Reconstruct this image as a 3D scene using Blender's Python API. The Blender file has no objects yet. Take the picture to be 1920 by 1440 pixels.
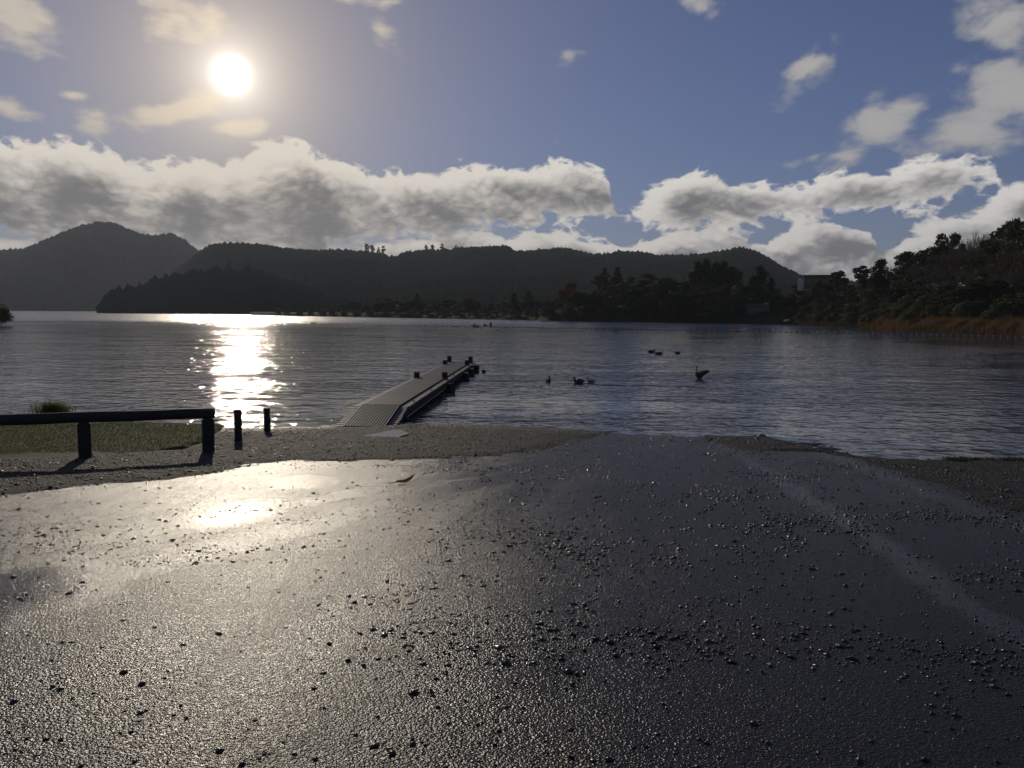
import bpy, bmesh, math, random
import numpy as np
from mathutils import Matrix, Vector

random.seed(7)
rng = np.random.default_rng(7)
sc = bpy.context.scene
COL = sc.collection
R = math.radians

# ------------------------------------------------------------------ camera
FPX, CW, CH = 1442.0, 1920.0, 1440.0
CAM = Vector((0.0, 0.0, 3.0))                 # water level is z = 0
PITCH, ROLL = 5.33, 0.36
cam_data = bpy.data.cameras.new("camera")
cam = bpy.data.objects.new("camera", cam_data)
COL.objects.link(cam)
cam_data.sensor_width = 36.0
cam_data.lens = 36.0 * FPX / CW
cam_data.clip_start, cam_data.clip_end = 0.05, 30000.0
CROT = Matrix.Rotation(R(90 - PITCH), 3, 'X') @ Matrix.Rotation(R(ROLL), 3, 'Z')
cam.matrix_world = Matrix.Translation(CAM) @ CROT.to_4x4()
sc.camera = cam


def ray(px, py):
    d = CROT @ Vector(((px - CW / 2) / FPX, -(py - CH / 2) / FPX, -1.0))
    return d.normalized()


def P(px, py, z=0.0):                          # pixel -> point on the level z
    d = ray(px, py)
    t = (z - CAM.z) / d.z
    return CAM + d * t


def PD(px, py, dist):                          # pixel -> point at ground distance dist
    d = ray(px, py)
    return CAM + d * (dist / math.hypot(d.x, d.y))


def azel(px, py):
    d = ray(px, py)
    return math.degrees(math.atan2(d.x, d.y)), math.degrees(math.asin(d.z))


# ------------------------------------------------------------------ sun, sky, exposure
SUN = ray(434, 141)
SUN_AZ, SUN_EL = azel(434, 141)
sun_data = bpy.data.lights.new("sun", 'SUN')
sun_data.energy = 4.2
sun_data.angle = R(0.53)
sun_data.color = (1.0, 0.88, 0.70)
sun = bpy.data.objects.new("sun", sun_data)
COL.objects.link(sun)
sun.rotation_euler = SUN.to_track_quat('Z', 'Y').to_euler()
sun.location = SUN * 200

sc.view_settings.view_transform = 'Standard'
sc.view_settings.look = 'None'
sc.view_settings.gamma = 1.0
sc.view_settings.exposure = -1.25
sc.cycles.max_bounces = 6
sc.cycles.diffuse_bounces = 2
sc.cycles.glossy_bounces = 3
sc.cycles.transparent_max_bounces = 8
sc.cycles.caustics_reflective = False
sc.cycles.caustics_refractive = False


class NT:
    """small helper that strings shader nodes together"""
    def __init__(self, tree):
        self.t = tree
        self.n = tree.nodes
        self.l = tree.links
        self.n.clear()

    def put(self, sock, v):
        if isinstance(v, bpy.types.NodeSocket):
            self.l.new(v, sock)
        elif v is not None:
            if sock.type == 'RGBA' and len(v) == 3:
                v = (*v, 1)
            sock.default_value = v

    def m(self, op, a, b=None, c=None, clamp=False):
        n = self.n.new('ShaderNodeMath')
        n.operation = op
        n.use_clamp = clamp
        self.put(n.inputs[0], a)
        if b is not None:
            self.put(n.inputs[1], b)
        if c is not None:
            self.put(n.inputs[2], c)
        return n.outputs[0]

    def add(self, a, b): return self.m('ADD', a, b)
    def sub(self, a, b): return self.m('SUBTRACT', a, b)
    def mul(self, a, b): return self.m('MULTIPLY', a, b)
    def div(self, a, b): return self.m('DIVIDE', a, b)
    def mx(self, a, b): return self.m('MAXIMUM', a, b)
    def mn(self, a, b): return self.m('MINIMUM', a, b)

    def vm(self, op, a, b=None, out=0):
        n = self.n.new('ShaderNodeVectorMath')
        n.operation = op
        self.put(n.inputs[0], a)
        if b is not None:
            self.put(n.inputs['Scale'] if op == 'SCALE' else n.inputs[1], b)
        return n.outputs[out]

    def xyz(self, x=0.0, y=0.0, z=0.0):
        n = self.n.new('ShaderNodeCombineXYZ')
        for k, v in enumerate((x, y, z)):
            self.put(n.inputs[k], v)
        return n.outputs[0]

    def sep(self, v):
        n = self.n.new('ShaderNodeSeparateXYZ')
        self.put(n.inputs[0], v)
        return n.outputs

    def noise(self, v, scale, detail=4.0, rough=0.55, dist=0.0, out=0):
        n = self.n.new('ShaderNodeTexNoise')
        self.put(n.inputs['Vector'], v)
        self.put(n.inputs['Scale'], scale)
        n.inputs['Detail'].default_value = detail
        n.inputs['Roughness'].default_value = rough
        n.inputs['Distortion'].default_value = dist
        return n.outputs[out]

    def voro(self, v, scale, feature='F1', out='Distance', rnd=1.0):
        n = self.n.new('ShaderNodeTexVoronoi')
        n.feature = feature
        self.put(n.inputs['Vector'], v)
        n.inputs['Scale'].default_value = scale
        n.inputs['Randomness'].default_value = rnd
        return n.outputs[out]

    def step(self, v, a, b, lo=0.0, hi=1.0, smooth=True):
        n = self.n.new('ShaderNodeMapRange')
        n.interpolation_type = 'SMOOTHSTEP' if smooth else 'LINEAR'
        self.put(n.inputs[0], v)
        for k, x in zip((1, 2, 3, 4), (a, b, lo, hi)):
            self.put(n.inputs[k], x)
        return n.outputs[0]

    def mix(self, f, a, b, mode='MIX'):
        n = self.n.new('ShaderNodeMix')
        n.data_type = 'RGBA'
        n.blend_type = mode
        self.put(n.inputs['Factor'], f)
        self.put(n.inputs[6], a)
        self.put(n.inputs[7], b)
        return n.outputs[2]

    def curve(self, x, pts):
        n = self.n.new('ShaderNodeFloatCurve')
        c = n.mapping.curves[0]
        n.mapping.use_clip = False
        pts = sorted(pts)
        while len(c.points) < len(pts):
            c.points.new(0.5, 0.5)
        for p, (a, b) in zip(c.points, pts):
            p.location = (a, b)
            p.handle_type = 'AUTO_CLAMPED'
        n.mapping.update()
        self.put(n.inputs['Value'], x)
        return n.outputs[0]

    def bump(self, h, dist, strength=1.0, normal=None):
        n = self.n.new('ShaderNodeBump')
        self.put(n.inputs['Height'], h)
        self.put(n.inputs['Distance'], dist)
        self.put(n.inputs['Strength'], strength)
        if normal is not None:
            self.l.new(normal, n.inputs['Normal'])
        return n.outputs[0]


world = bpy.data.worlds.new("World")
sc.world = world
world.use_nodes = True


def build_sky():
    g = NT(world.node_tree)
    out = g.n.new('ShaderNodeOutputWorld')
    bg = g.n.new('ShaderNodeBackground')
    bg.inputs['Strength'].default_value = 0.1
    g.l.new(bg.outputs[0], out.inputs[0])
    sky = g.n.new('ShaderNodeTexSky')
    sky.sky_type = 'NISHITA'
    sky.sun_disc = False
    sky.sun_elevation = R(SUN_EL)
    sky.sun_rotation = R(SUN_AZ)
    sky.altitude = 300
    sky.air_density = 1.0
    sky.dust_density = 0.05
    sky.ozone_density = 4.0
    tc = g.n.new('ShaderNodeTexCoord')
    d = g.vm('NORMALIZE', tc.outputs['Generated'])
    x, y, z = g.sep(d)
    az0 = g.mul(g.m('ARCTAN2', x, y), 57.29578)
    el0 = g.mul(g.m('ARCSINE', z), 57.29578)
    # the weather in view goes on round the horizon: the pattern folds every 84 degrees
    azf = g.sub(g.m('PINGPONG', g.add(az0, 42.0 + 336.0), 84.0), 42.0)

    AR = 42.0

    def prof(pts):                              # pixel outline -> (0..1 azimuth, elevation / 30)
        r = []
        for px, py in pts:
            a, e = azel(px, py)
            r.append(((a + AR) / (2 * AR), e / 30.0))
        return r
    top_a = prof([(-140, 275), (0, 268), (90, 262), (150, 278), (200, 290), (300, 296), (380, 303), (450, 292), (500, 275),
                  (560, 264), (595, 286), (650, 303), (690, 327), (740, 321), (800, 324), (900, 315), (1000, 320), (1050, 311),
                  (1118, 315), (1142, 352), (1160, 394), (1215, 368), (1285, 332), (1330, 328), (1370, 347), (1420, 340),
                  (1460, 360), (1500, 352), (1570, 327), (1640, 332), (1700, 306), (1800, 296), (1860, 316), (1910, 372), (2060, 330)])
    bot_a = prof([(-140, 440), (0, 440), (250, 470), (520, 465), (640, 458), (760, 440), (900, 425), (1000, 420), (1110, 402),
                  (1150, 418), (1250, 428), (1400, 424), (1520, 415), (1640, 395), (1700, 382), (1780, 360), (1860, 345), (1910, 380), (2060, 420)])
    top_b = prof([(-140, 455), (0, 446), (100, 440), (300, 470), (560, 432), (640, 462), (720, 456), (800, 440), (850, 432), (900, 436),
                  (950, 448), (1020, 432), (1100, 450), (1180, 455), (1230, 446), (1260, 436), (1330, 426), (1385, 448), (1420, 462),
                  (1455, 440), (1500, 424), (1550, 420), (1590, 432), (1638, 440), (1655, 478), (1700, 438), (1740, 425), (1780, 420),
                  (1850, 384), (1920, 350), (2060, 330)])

    def lobe(px, py, rx, ry, rot, w):
        a, e = azel(px, py)
        k = 57.3 / FPX
        return (a, e, rx * k, ry * k, rot, w)
    puffs = [lobe(25, 20, 85, 55, -25, 1.0), lobe(325, 28, 85, 52, 8, .95), lobe(318, 212, 125, 26, 14, 1.0),
             lobe(445, 240, 60, 15, 6, .95), lobe(18, 204, 60, 18, -18, 1.0), lobe(715, 62, 62, 38, -25, .62), lobe(690, 0, 150, 22, 0, .6),
             lobe(1508, 132, 62, 34, 35, .95), lobe(1310, 12, 70, 40, 0, .55), lobe(1655, 238, 135, 42, 32, 1.0),
             lobe(1530, 292, 60, 20, 20, .6), lobe(1890, 30, 90, 62, 0, .92), lobe(1870, 195, 165, 58, 24, 1.1),
             lobe(1055, 262, 38, 20, 0, .55), lobe(1640, 175, 40, 26, 0, .5), lobe(1060, 105, 70, 26, 10, .42), lobe(135, 178, 34, 10, 0, .5)]

    def fbm(a, e, det):
        v = g.xyz(a, g.mul(e, 1.7), 0.0)
        w = g.noise(v, 0.22, 2.0, .5, out=1)
        w = g.vm('SCALE', g.vm('SUBTRACT', w, (0.5, 0.5, 0.5)), 2.2)
        v2 = g.vm('ADD', v, w)
        n1 = g.sub(g.noise(v2, 0.30, det, .5), 0.5)
        b = g.m('ABSOLUTE', g.sub(g.noise(v2, 0.62, 4.0, .5), 0.5))       # round billows
        return n1, b

    def density(a, e, with_puffs):
        u = g.div(g.add(a, AR), 2 * AR)
        ta = g.mul(g.curve(u, top_a), 30.0)
        ba = g.mul(g.curve(u, bot_a), 30.0)
        tb = g.mul(g.curve(u, top_b), 30.0)
        n1, b = fbm(a, e, 8.0 if with_puffs else 3.0)
        fa = g.mn(g.div(g.sub(ta, e), 1.1), g.div(g.sub(e, ba), 1.5))
        fb = g.div(g.sub(tb, e), 0.8)
        fb = g.mn(fb, g.add(g.mul(g.sub(e, 1.0), .4), .2))
        F = g.mx(fa, fb)
        F = g.mx(g.mn(F, 0.95), -2.5)
        dn = g.sub(g.add(F, g.mul(n1, 2.9)), g.mul(b, 3.0))
        dn = g.add(dn, 0.46)
        if not with_puffs:
            return dn
        pf = None
        for (ca, ce, rx, ry, rot, w) in puffs:
            c, s = math.cos(R(rot)), math.sin(R(rot))
            da, de = g.sub(a, ca), g.sub(e, ce)
            p = g.add(g.mul(da, c / rx), g.mul(de, s / rx))
            q = g.add(g.mul(da, -s / ry), g.mul(de, c / ry))
            r2 = g.m('MULTIPLY_ADD', p, p, g.mul(q, q))
            f = g.sub(w, g.m('SQRT', r2))
            pf = f if pf is None else g.mx(pf, f)
        pf = g.mx(pf, -2.5)
        pf = g.add(g.mul(pf, 1.15), g.mul(n1, 3.5))
        pf = g.sub(pf, g.mul(b, .5))
        return dn, pf

    dn, pf = density(azf, el0, True)
    # step towards the sun through the cloud bank: how much cloud lies between
    sa, se = g.sub(SUN_AZ, azf), g.sub(SUN_EL, el0)
    sl = g.m('SQRT', g.m('MULTIPLY_ADD', sa, sa, g.m('MULTIPLY_ADD', se, se, 1.0)))
    ux, uy = g.div(sa, sl), g.div(g.add(se, 4.0), sl)
    d1 = density(g.m('MULTIPLY_ADD', ux, .55, azf), g.m('MULTIPLY_ADD', uy, .55, el0), False)
    d2 = density(g.m('MULTIPLY_ADD', ux, 1.5, azf), g.m('MULTIPLY_ADD', uy, 1.5, el0), False)
    depth = g.add(g.mul(g.mx(d1, 0.0), .5), g.mul(g.mx(d2, 0.0), .62))
    depth = g.add(depth, g.mul(g.mx(dn, 0.0), .16))
    shade = g.step(depth, 0.3, 2.0)
    a_bank = g.step(dn, 0.0, 0.5)
    a_puff = g.mul(g.step(pf, -0.05, 0.85), 0.8)
    # angle to the sun
    cs = g.vm('DOT_PRODUCT', d, tuple(SUN), out=1)
    ang = g.mul(g.m('ARCCOSINE', g.mn(cs, 1.0)), 57.29578)
    near = g.m('EXPONENT', g.mul(ang, -1 / 22.0))
    lit = g.mix(near, (20.0, 19.4, 18.6), (22.5, 20.0, 16.5))
    grey = g.mix(near, (2.9, 3.0, 3.35), (5.2, 4.8, 4.3))
    bank = g.mix(shade, lit, grey)
    puff = g.mix(g.step(pf, .2, 1.3), g.mix(near, (8.0, 8.2, 8.6), (18, 15.5, 11.5)), g.mix(near, (11.5, 11.2, 10.8), (19, 16, 11.5)))
    # circumsolar glow of thin high haze
    au = g.mul(g.m('EXPONENT', g.mul(g.m('POWER', g.div(ang, 0.75), 2.0), -1.0)), 90.0)
    au = g.add(au, g.mul(g.m('EXPONENT', g.mul(ang, -1 / 1.6)), 30.0))
    near_glow = g.vm('SCALE', (1.0, .95, .88), au)
    aw = g.add(g.mul(g.m('EXPONENT', g.mul(ang, -1 / 4.0)), 5.0), g.mul(g.m('EXPONENT', g.mul(ang, -1 / 10.5)), 11.5))
    glow = g.vm('ADD', near_glow, g.vm('SCALE', (1.0, .76, .53), aw))
    base = g.vm('MULTIPLY', sky.outputs[0], g.mix(g.m('EXPONENT', g.mul(ang, -1 / 9.5)), (.90, .86, 1.16), (1.05, .72, .42)))
    c = g.vm('ADD', base, glow)
    c = g.mix(a_puff, c, g.vm('ADD', puff, g.vm('SCALE', glow, .5)))
    c = g.mix(a_bank, c, bank)
    g.put(bg.inputs['Color'], c)


build_sky()
world.cycles.sampling_method = 'MANUAL'
world.cycles.sample_map_resolution = 1024

# ------------------------------------------------------------------ helpers
def tag(o, label=None, cat=None, group=None, kind=None):
    if label: o['label'] = label
    if cat: o['category'] = cat
    if group: o['group'] = group
    if kind: o['kind'] = kind
    return o


def link(o, parent=None):
    COL.objects.link(o)
    if parent is not None:
        o.parent = parent
    return o


def empty(name, loc=(0, 0, 0), rz=0.0, parent=None):
    o = bpy.data.objects.new(name, None)
    o.empty_display_size = 0.2
    o.location = loc
    o.rotation_euler = (0, 0, rz)
    return link(o, parent)


def np_mesh(name, verts, faces, mat=None, smooth=False):
    """faces: (n,k) int array"""
    verts = np.asarray(verts, np.float32).reshape(-1, 3)
    faces = np.asarray(faces, np.int32)
    n, k = faces.shape
    me = bpy.data.meshes.new(name)
    me.vertices.add(len(verts))
    me.vertices.foreach_set('co', verts.ravel())
    me.loops.add(n * k)
    me.loops.foreach_set('vertex_index', faces.ravel())
    me.polygons.add(n)
    me.polygons.foreach_set('loop_start', np.arange(0, n * k, k, dtype=np.int32))
    if smooth:
        me.polygons.foreach_set('use_smooth', np.ones(n, bool))
    me.update(calc_edges=True)
    if mat:
        me.materials.append(mat)
    return me


def np_obj(name, verts, faces, mat=None, smooth=False, parent=None):
    return link(bpy.data.objects.new(name, np_mesh(name, verts, faces, mat, smooth)), parent)


def bm_obj(name, bm, mat, parent=None, smooth=False):
    me = bpy.data.meshes.new(name)
    bmesh.ops.recalc_face_normals(bm, faces=bm.faces)
    for f in bm.faces:
        f.smooth = smooth
    bm.to_mesh(me)
    bm.free()
    me.materials.append(mat)
    return link(bpy.data.objects.new(name, me), parent)


def box(bm, c, s, rot=None, bevel=0.0):
    m = Matrix.Translation(Vector(c))
    if rot is not None:
        m = m @ rot.to_4x4()
    m = m @ Matrix.Diagonal((s[0], s[1], s[2], 1))
    r = bmesh.ops.create_cube(bm, size=1.0, matrix=m)
    if bevel:
        es = list({e for v in r['verts'] for e in v.link_edges})
        bmesh.ops.bevel(bm, geom=es, offset=bevel, segments=1, affect='EDGES')
    return bm


def tube_np(path, radii, n=8, cap=True, squash=None):
    """loft along a path; radii floats or (side, up) pairs -> verts, quads(list)"""
    path = [Vector(p) for p in path]
    V, F = [], []
    up = Vector((0, 0, 1))
    for i, p in enumerate(path):
        t = (path[min(i + 1, len(path) - 1)] - path[max(i - 1, 0)]).normalized()
        side = t.cross(up)
        if side.length < 1e-3:
            side = t.cross(Vector((0, 1, 0)))
        side.normalize()
        u = side.cross(t).normalized()
        ra, rb = radii[i] if isinstance(radii[i], (tuple, list)) else (radii[i], radii[i])
        for k in range(n):
            a = 2 * math.pi * k / n
            V.append(p + side * (math.cos(a) * ra) + u * (math.sin(a) * rb))
    for i in range(len(path) - 1):
        for k in range(n):
            a, b = i * n + k, i * n + (k + 1) % n
            F.append((a, b, b + n, a + n))
    if cap:
        V.append(path[0]); V.append(path[-1])
        s, e = len(V) - 2, len(V) - 1
        L = (len(path) - 1) * n
        for k in range(n):
            F.append((s, (k + 1) % n, k, k))
            F.append((e, L + k, L + (k + 1) % n, L + (k + 1) % n))
    return V, F


def tube_bm(bm, path, radii, n=8):
    V, F = tube_np(path, radii, n)
    vs = [bm.verts.new(v) for v in V]
    for f in F:
        ids = []
        for i in f:
            if i not in ids:
                ids.append(i)
        try:
            bm.faces.new([vs[i] for i in ids])
        except ValueError:
            pass
    return bm


def scatter(tv, tf, pos, scale, rz, tilt=None):
    """template verts/faces copied to many spots -> verts, faces (numpy)"""
    tv, tf = np.asarray(tv, np.float32), np.asarray(tf, np.int32)
    pos = np.asarray(pos, np.float32)
    n = len(pos)
    scale = np.asarray(scale, np.float32)
    if scale.ndim == 1:
        scale = np.repeat(scale[:, None], 3, 1)
    v = tv[None] * scale[:, None, :]
    if tilt is not None:
        c, s = np.cos(tilt)[:, None], np.sin(tilt)[:, None]
        yy = v[:, :, 1] * c - v[:, :, 2] * s
        zz = v[:, :, 1] * s + v[:, :, 2] * c
        v = np.stack([v[:, :, 0], yy, zz], -1)
    c, s = np.cos(rz)[:, None], np.sin(rz)[:, None]
    v = np.stack([v[:, :, 0] * c - v[:, :, 1] * s, v[:, :, 0] * s + v[:, :, 1] * c, v[:, :, 2]], -1)
    v = v + pos[:, None, :]
    f = tf[None] + (np.arange(n) * len(tv))[:, None, None]
    return v.reshape(-1, 3), f.reshape(-1, tf.shape[1])


_perm = rng.permutation(512)
_grad = rng.uniform(0, 2 * np.pi, 512)


def pnoise(x, y):
    x, y = np.asarray(x, float), np.asarray(y, float)
    xi, yi = np.floor(x).astype(int), np.floor(y).astype(int)
    xf, yf = x - xi, y - yi

    def gr(ix, iy, dx, dy):
        a = _grad[_perm[(_perm[ix % 512] + iy) % 512]]
        return np.cos(a) * dx + np.sin(a) * dy
    u, v = xf * xf * (3 - 2 * xf), yf * yf * (3 - 2 * yf)
    a = gr(xi, yi, xf, yf) * (1 - u) + gr(xi + 1, yi, xf - 1, yf) * u
    b = gr(xi, yi + 1, xf, yf - 1) * (1 - u) + gr(xi + 1, yi + 1, xf - 1, yf - 1) * u
    return (a * (1 - v) + b * v) * 1.5


def fbm2(x, y, o=4):
    s, a = 0, 1.0
    for k in range(o):
        s = s + a * pnoise(x * 2 ** k + 17.3 * k, y * 2 ** k - 9.1 * k)
        a *= 0.5
    return s


def sstep(v, a, b):
    t = np.clip((v - a) / (b - a), 0, 1)
    return t * t * (3 - 2 * t)


# ------------------------------------------------------------------ materials
def mat(name):
    m = bpy.data.materials.new(name)
    m.use_nodes = True
    g = NT(m.node_tree)
    o = g.n.new('ShaderNodeOutputMaterial')
    b = g.n.new('ShaderNodeBsdfPrincipled')
    g.l.new(b.outputs[0], o.inputs[0])
    return m, g, b


def pos_node(g):
    return g.n.new('ShaderNodeNewGeometry').outputs['Position']


def obj_co(g):
    return g.n.new('ShaderNodeTexCoord').outputs['Object']


def obj_rand(g):
    return g.n.new('ShaderNodeObjectInfo').outputs['Random']


def m_asphalt():
    m, g, b = mat('wet_asphalt')
    p = pos_node(g)
    x, y, z = g.sep(p)
    stones = g.add(g.mul(g.voro(p, 105.0, 'SMOOTH_F1'), 1.0), g.mul(g.voro(p, 58.0, 'SMOOTH_F1'), .8))
    fine = g.noise(p, 180.0, 3.0, .6)
    lump = g.noise(p, 34.0, 4.0, .6)
    swell = g.noise(p, 9.0, 3.0, .55)
    # wheel tracks and run-off run down the ramp, so the wear is stretched along y
    pv = g.vm('MULTIPLY', p, (1.0, .28, 1.0))
    wear = g.noise(pv, .75, 5.0, .6, .6)
    patch = g.noise(p, .35, 4.0, .55, .4)
    film = g.mul(g.step(g.add(g.mul(wear, .7), g.mul(patch, .4)), .45, .85), .6)     # water film filling the pores
    wob = g.mul(g.sub(g.noise(p, 1.3, 4.0, .6), .5), .5)
    for (a, c, wd, st) in RUNS:                                            # trickles of water running off the ramp
        dx, dy = c[0] - a[0], c[1] - a[1]
        ln = math.hypot(dx, dy)
        off = g.add(g.mul(g.sub(x, a[0]), dy / ln), g.mul(g.sub(y, a[1]), -dx / ln))
        off = g.m('ABSOLUTE', g.add(off, wob))
        film = g.mx(film, g.mul(g.step(off, wd * .25, wd, 1.0, 0.0), st))
    for cx, cy, rad, st in POOLS:                                          # shallow wet hollows
        rx, ry = g.sub(x, cx), g.mul(g.sub(y, cy), .6)
        rr = g.m('SQRT', g.m('MULTIPLY_ADD', rx, rx, g.mul(ry, ry)))
        film = g.mx(film, g.mul(g.step(g.add(rr, g.mul(wob, 1.6)), rad * .3, rad, 1.0, 0.0), st))
    col = g.mix(g.step(g.voro(p, 135.0, 'F1', 'Color'), .1, .9), (.008, .008, .009), (.022, .021, .020))
    col = g.mix(g.step(patch, .35, .7), col, g.mix(.5, col, (.016, .015, .013)))
    g.put(b.inputs['Base Color'], col)
    rough = g.add(g.mul(film, -.12), g.add(.29, g.mul(g.sub(fine, .5), .18)))
    g.put(b.inputs['Roughness'], rough)
    b.inputs['IOR'].default_value = 1.34
    amp = g.add(.0072, g.mul(film, -.0045))
    h = g.add(g.mul(stones, -1.0), g.add(g.mul(fine, .22), g.add(g.mul(lump, .7), g.mul(swell, .5))))
    g.put(b.inputs['Normal'], g.bump(h, amp))
    return m


def m_gravel():
    m, g, b = mat('shore_gravel')
    p = pos_node(g)
    big = g.voro(p, 62.0, 'F1')
    cc = g.voro(p, 62.0, 'F1', 'Color')
    n = g.noise(p, 3.0, 5.0, .6)
    s = g.sep(cc)
    col = g.mix(s[0], (.012, .011, .009), (.05, .044, .035))
    col = g.mix(g.step(n, .4, .65), col, g.mix(.5, col, (.05, .042, .028)))
    wet = g.step(g.sep(p)[2], .03, .16)                                   # dark and shiny along the water
    col = g.mix(wet, g.mix(.55, col, (.015, .014, .012)), col)
    g.put(b.inputs['Base Color'], col)
    g.put(b.inputs['Roughness'], g.add(.55, g.mul(wet, .25)))
    b.inputs['Specular IOR Level'].default_value = .25
    h = g.add(g.mul(big, -1.2), g.mul(g.noise(p, 60.0, 4.0, .6), .7))
    g.put(b.inputs['Normal'], g.bump(h, .009))
    return m


def m_turf():
    m, g, b = mat('turf_soil')
    p = pos_node(g)
    n = g.noise(p, 2.2, 5.0, .6)
    col = g.mix(g.step(n, .42, .62), (.05, .07, .015), (.075, .06, .028))
    g.put(b.inputs['Base Color'], col)
    b.inputs['Roughness'].default_value = .85
    g.put(b.inputs['Normal'], g.bump(g.noise(p, 30.0, 5.0, .7), .03))
    return m


WAKES = [(*P(1028, 716).xy, .006, 1.1), (*P(1087, 719).xy, .005, .8), (*P(1311, 711).xy, .006, .9), (*P(907, 699).xy, .006, .9)]


def m_water():
    m, g, b = mat('lake_water')
    p = pos_node(g)
    x, y, z = g.sep(p)
    flat = g.xyz(x, y, 0.0)
    gust = g.noise(g.vm('MULTIPLY', flat, (.010, .045, 1)), 1.0, 3.0, .55)       # wind lanes
    dist = g.add(y, g.mul(g.sub(gust, .5), 60.0))
    wq = g.xyz(g.mul(x, .55), y, 0.0)
    l1 = g.noise(wq, .75, 1.0, .45, .3)
    l2 = g.noise(g.xyz(g.mul(x, .8), y, 3.7), 2.3, 1.5, .45, .6)
    l3 = g.noise(g.vm('ADD', flat, (1.3, 8.1, 0)), 9.0, 3.0, .55, .2)
    l0 = g.noise(g.vm('ADD', wq, (3.1, 5.7, 0)), .22, 2.0, .5, .3)
    h = g.add(g.add(g.mul(l1, .06), g.mul(l2, .062)), g.mul(l3, .008))
    h = g.add(h, g.mul(l0, .10))
    for cx, cy, am, reach in WAKES:                       # rings spreading from swimming birds
        rx, ry = g.sub(x, cx), g.sub(y, cy)
        rr = g.m('SQRT', g.m('MULTIPLY_ADD', rx, rx, g.mul(ry, ry)))
        ring = g.mul(g.m('SINE', g.mul(g.add(rr, g.mul(l1, .25)), 13.0)), g.m('EXPONENT', g.mul(rr, -1 / reach)))
        h = g.add(h, g.mul(ring, am))
    wx0, wy0 = P(1100, 720).xy
    wy_ = g.sub(g.sub(y, wy0), g.mul(g.sub(x, wx0), -.16))
    trail = g.m('EXPONENT', g.mul(g.mul(wy_, wy_), -9.0))
    trail = g.mul(g.mul(trail, g.step(x, wx0, wx0 + .5)), g.step(x, wx0 + 3.5, wx0 + 7.0, 1.0, 0.0))
    h = g.add(h, g.mul(trail, -.035))
    lane = g.noise(g.vm('MULTIPLY', flat, (.06, .22, 1)), 1.0, 4.0, .6, .4)
    inner = g.step(dist, 60.0, 95.0, 1.0, .75)
    amp = g.add(inner, g.step(y, 150.0, 185.0, 0.0, 1.6))
    amp = g.mul(amp, g.step(gust, .3, .7, .7, 1.3))
    amp = g.mul(amp, g.step(lane, .3, .7, .45, 1.5))
    g.put(b.inputs['Normal'], g.bump(h, amp))
    b.inputs['Base Color'].default_value = (.075, .08, .088, 1)
    r = g.add(g.step(y, 25.0, 120.0, .03, .085), g.step(y, 150.0, 260.0, 0.0, .14))
    g.put(b.inputs['Roughness'], r)
    b.inputs['IOR'].default_value = 1.42
    return m


def m_wood(name, c1, c2, rough=.7, axis=(2, 2, 14)):
    m, g, b = mat(name)
    p = obj_co(g)
    r = obj_rand(g)
    pv = g.vm('ADD', g.vm('MULTIPLY', p, axis), g.vm('SCALE', (13.1, 7.7, 3.3), r))
    n = g.noise(pv, 3.0, 5.0, .65, .6)
    col = g.mix(g.step(n, .35, .68), c1, c2)
    col = g.mix(g.mul(r, .35), col, (.03, .028, .025))
    g.put(b.inputs['Base Color'], col)
    b.inputs['Roughness'].default_value = rough
    g.put(b.inputs['Normal'], g.bump(n, .006))
    return m


def m_leaf(name, c1, c2, c3=None, rough=.6, trans=.35, spec=.2):
    m, g, b = mat(name)
    p = obj_co(g)
    n = g.noise(p, .9, 3.0, .6)
    fine = g.noise(p, 7.0, 2.0, .6)
    col = g.mix(g.step(g.add(g.mul(n, .6), g.mul(fine, .4)), .36, .64), c1, c2)
    col = g.mix(g.mul(obj_rand(g), .55), col, c3 or c1)
    g.put(b.inputs['Base Color'], col)
    b.inputs['Roughness'].default_value = rough
    b.inputs['Specular IOR Level'].default_value = spec
    if trans > 0:
        t = g.n.new('ShaderNodeBsdfTranslucent')
        g.put(t.inputs['Color'], g.mix(.35, col, c2))
        mxs = g.n.new('ShaderNodeMixShader')
        mxs.inputs[0].default_value = trans
        g.l.new(b.outputs[0], mxs.inputs[1]); g.l.new(t.outputs[0], mxs.inputs[2])
        g.l.new(mxs.outputs[0], [n_ for n_ in g.n if n_.type == 'OUTPUT_MATERIAL'][0].inputs[0])
    return m


def m_plain(name, c, rough=.6, metallic=0.0, nscale=6.0, var=.35):
    m, g, b = mat(name)
    p = obj_co(g)
    n = g.noise(p, nscale, 5.0, .6)
    dark = tuple(v * (1 - var) for v in c)
    g.put(b.inputs['Base Color'], g.mix(g.step(n, .35, .65), dark, c))
    b.inputs['Roughness'].default_value = rough
    b.inputs['Metallic'].default_value = metallic
    return m


M = {}
M['gravel'] = m_gravel()
M['turf'] = m_turf()
M['water'] = m_water()
M['post'] = m_wood('weathered_post_timber', (.014, .012, .010), (.034, .029, .024), .85)
M['deck'] = m_wood('deck_timber', (.13, .115, .085), (.26, .23, .175), .6, (14, 2, 4))
M['dark_timber'] = m_wood('tarred_timber', (.012, .011, .010), (.028, .025, .022), .75)
M['grating'] = m_plain('grating_composite', (.12, .115, .10), .55)
M['tray'] = m_plain('grating_tray', (.01, .01, .009), .95)
M['stone'] = m_plain('pebble_stone', (.042, .039, .035), .45, 0, 30.0, .7)
M['stone_dark'] = m_plain('wet_pebble_stone', (.038, .036, .034), .3, 0, 30.0, .6)
M['grass'] = m_leaf('grass_blades', (.09, .09, .016), (.12, .15, .03), (.11, .10, .03), .5, .5)
M['leaf_dark'] = m_leaf('evergreen_leaves', (.016, .026, .011), (.04, .058, .02), (.02, .028, .012))
M['leaf_mid'] = m_leaf('broad_leaves', (.034, .052, .015), (.08, .10, .028), (.055, .058, .022))
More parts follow.
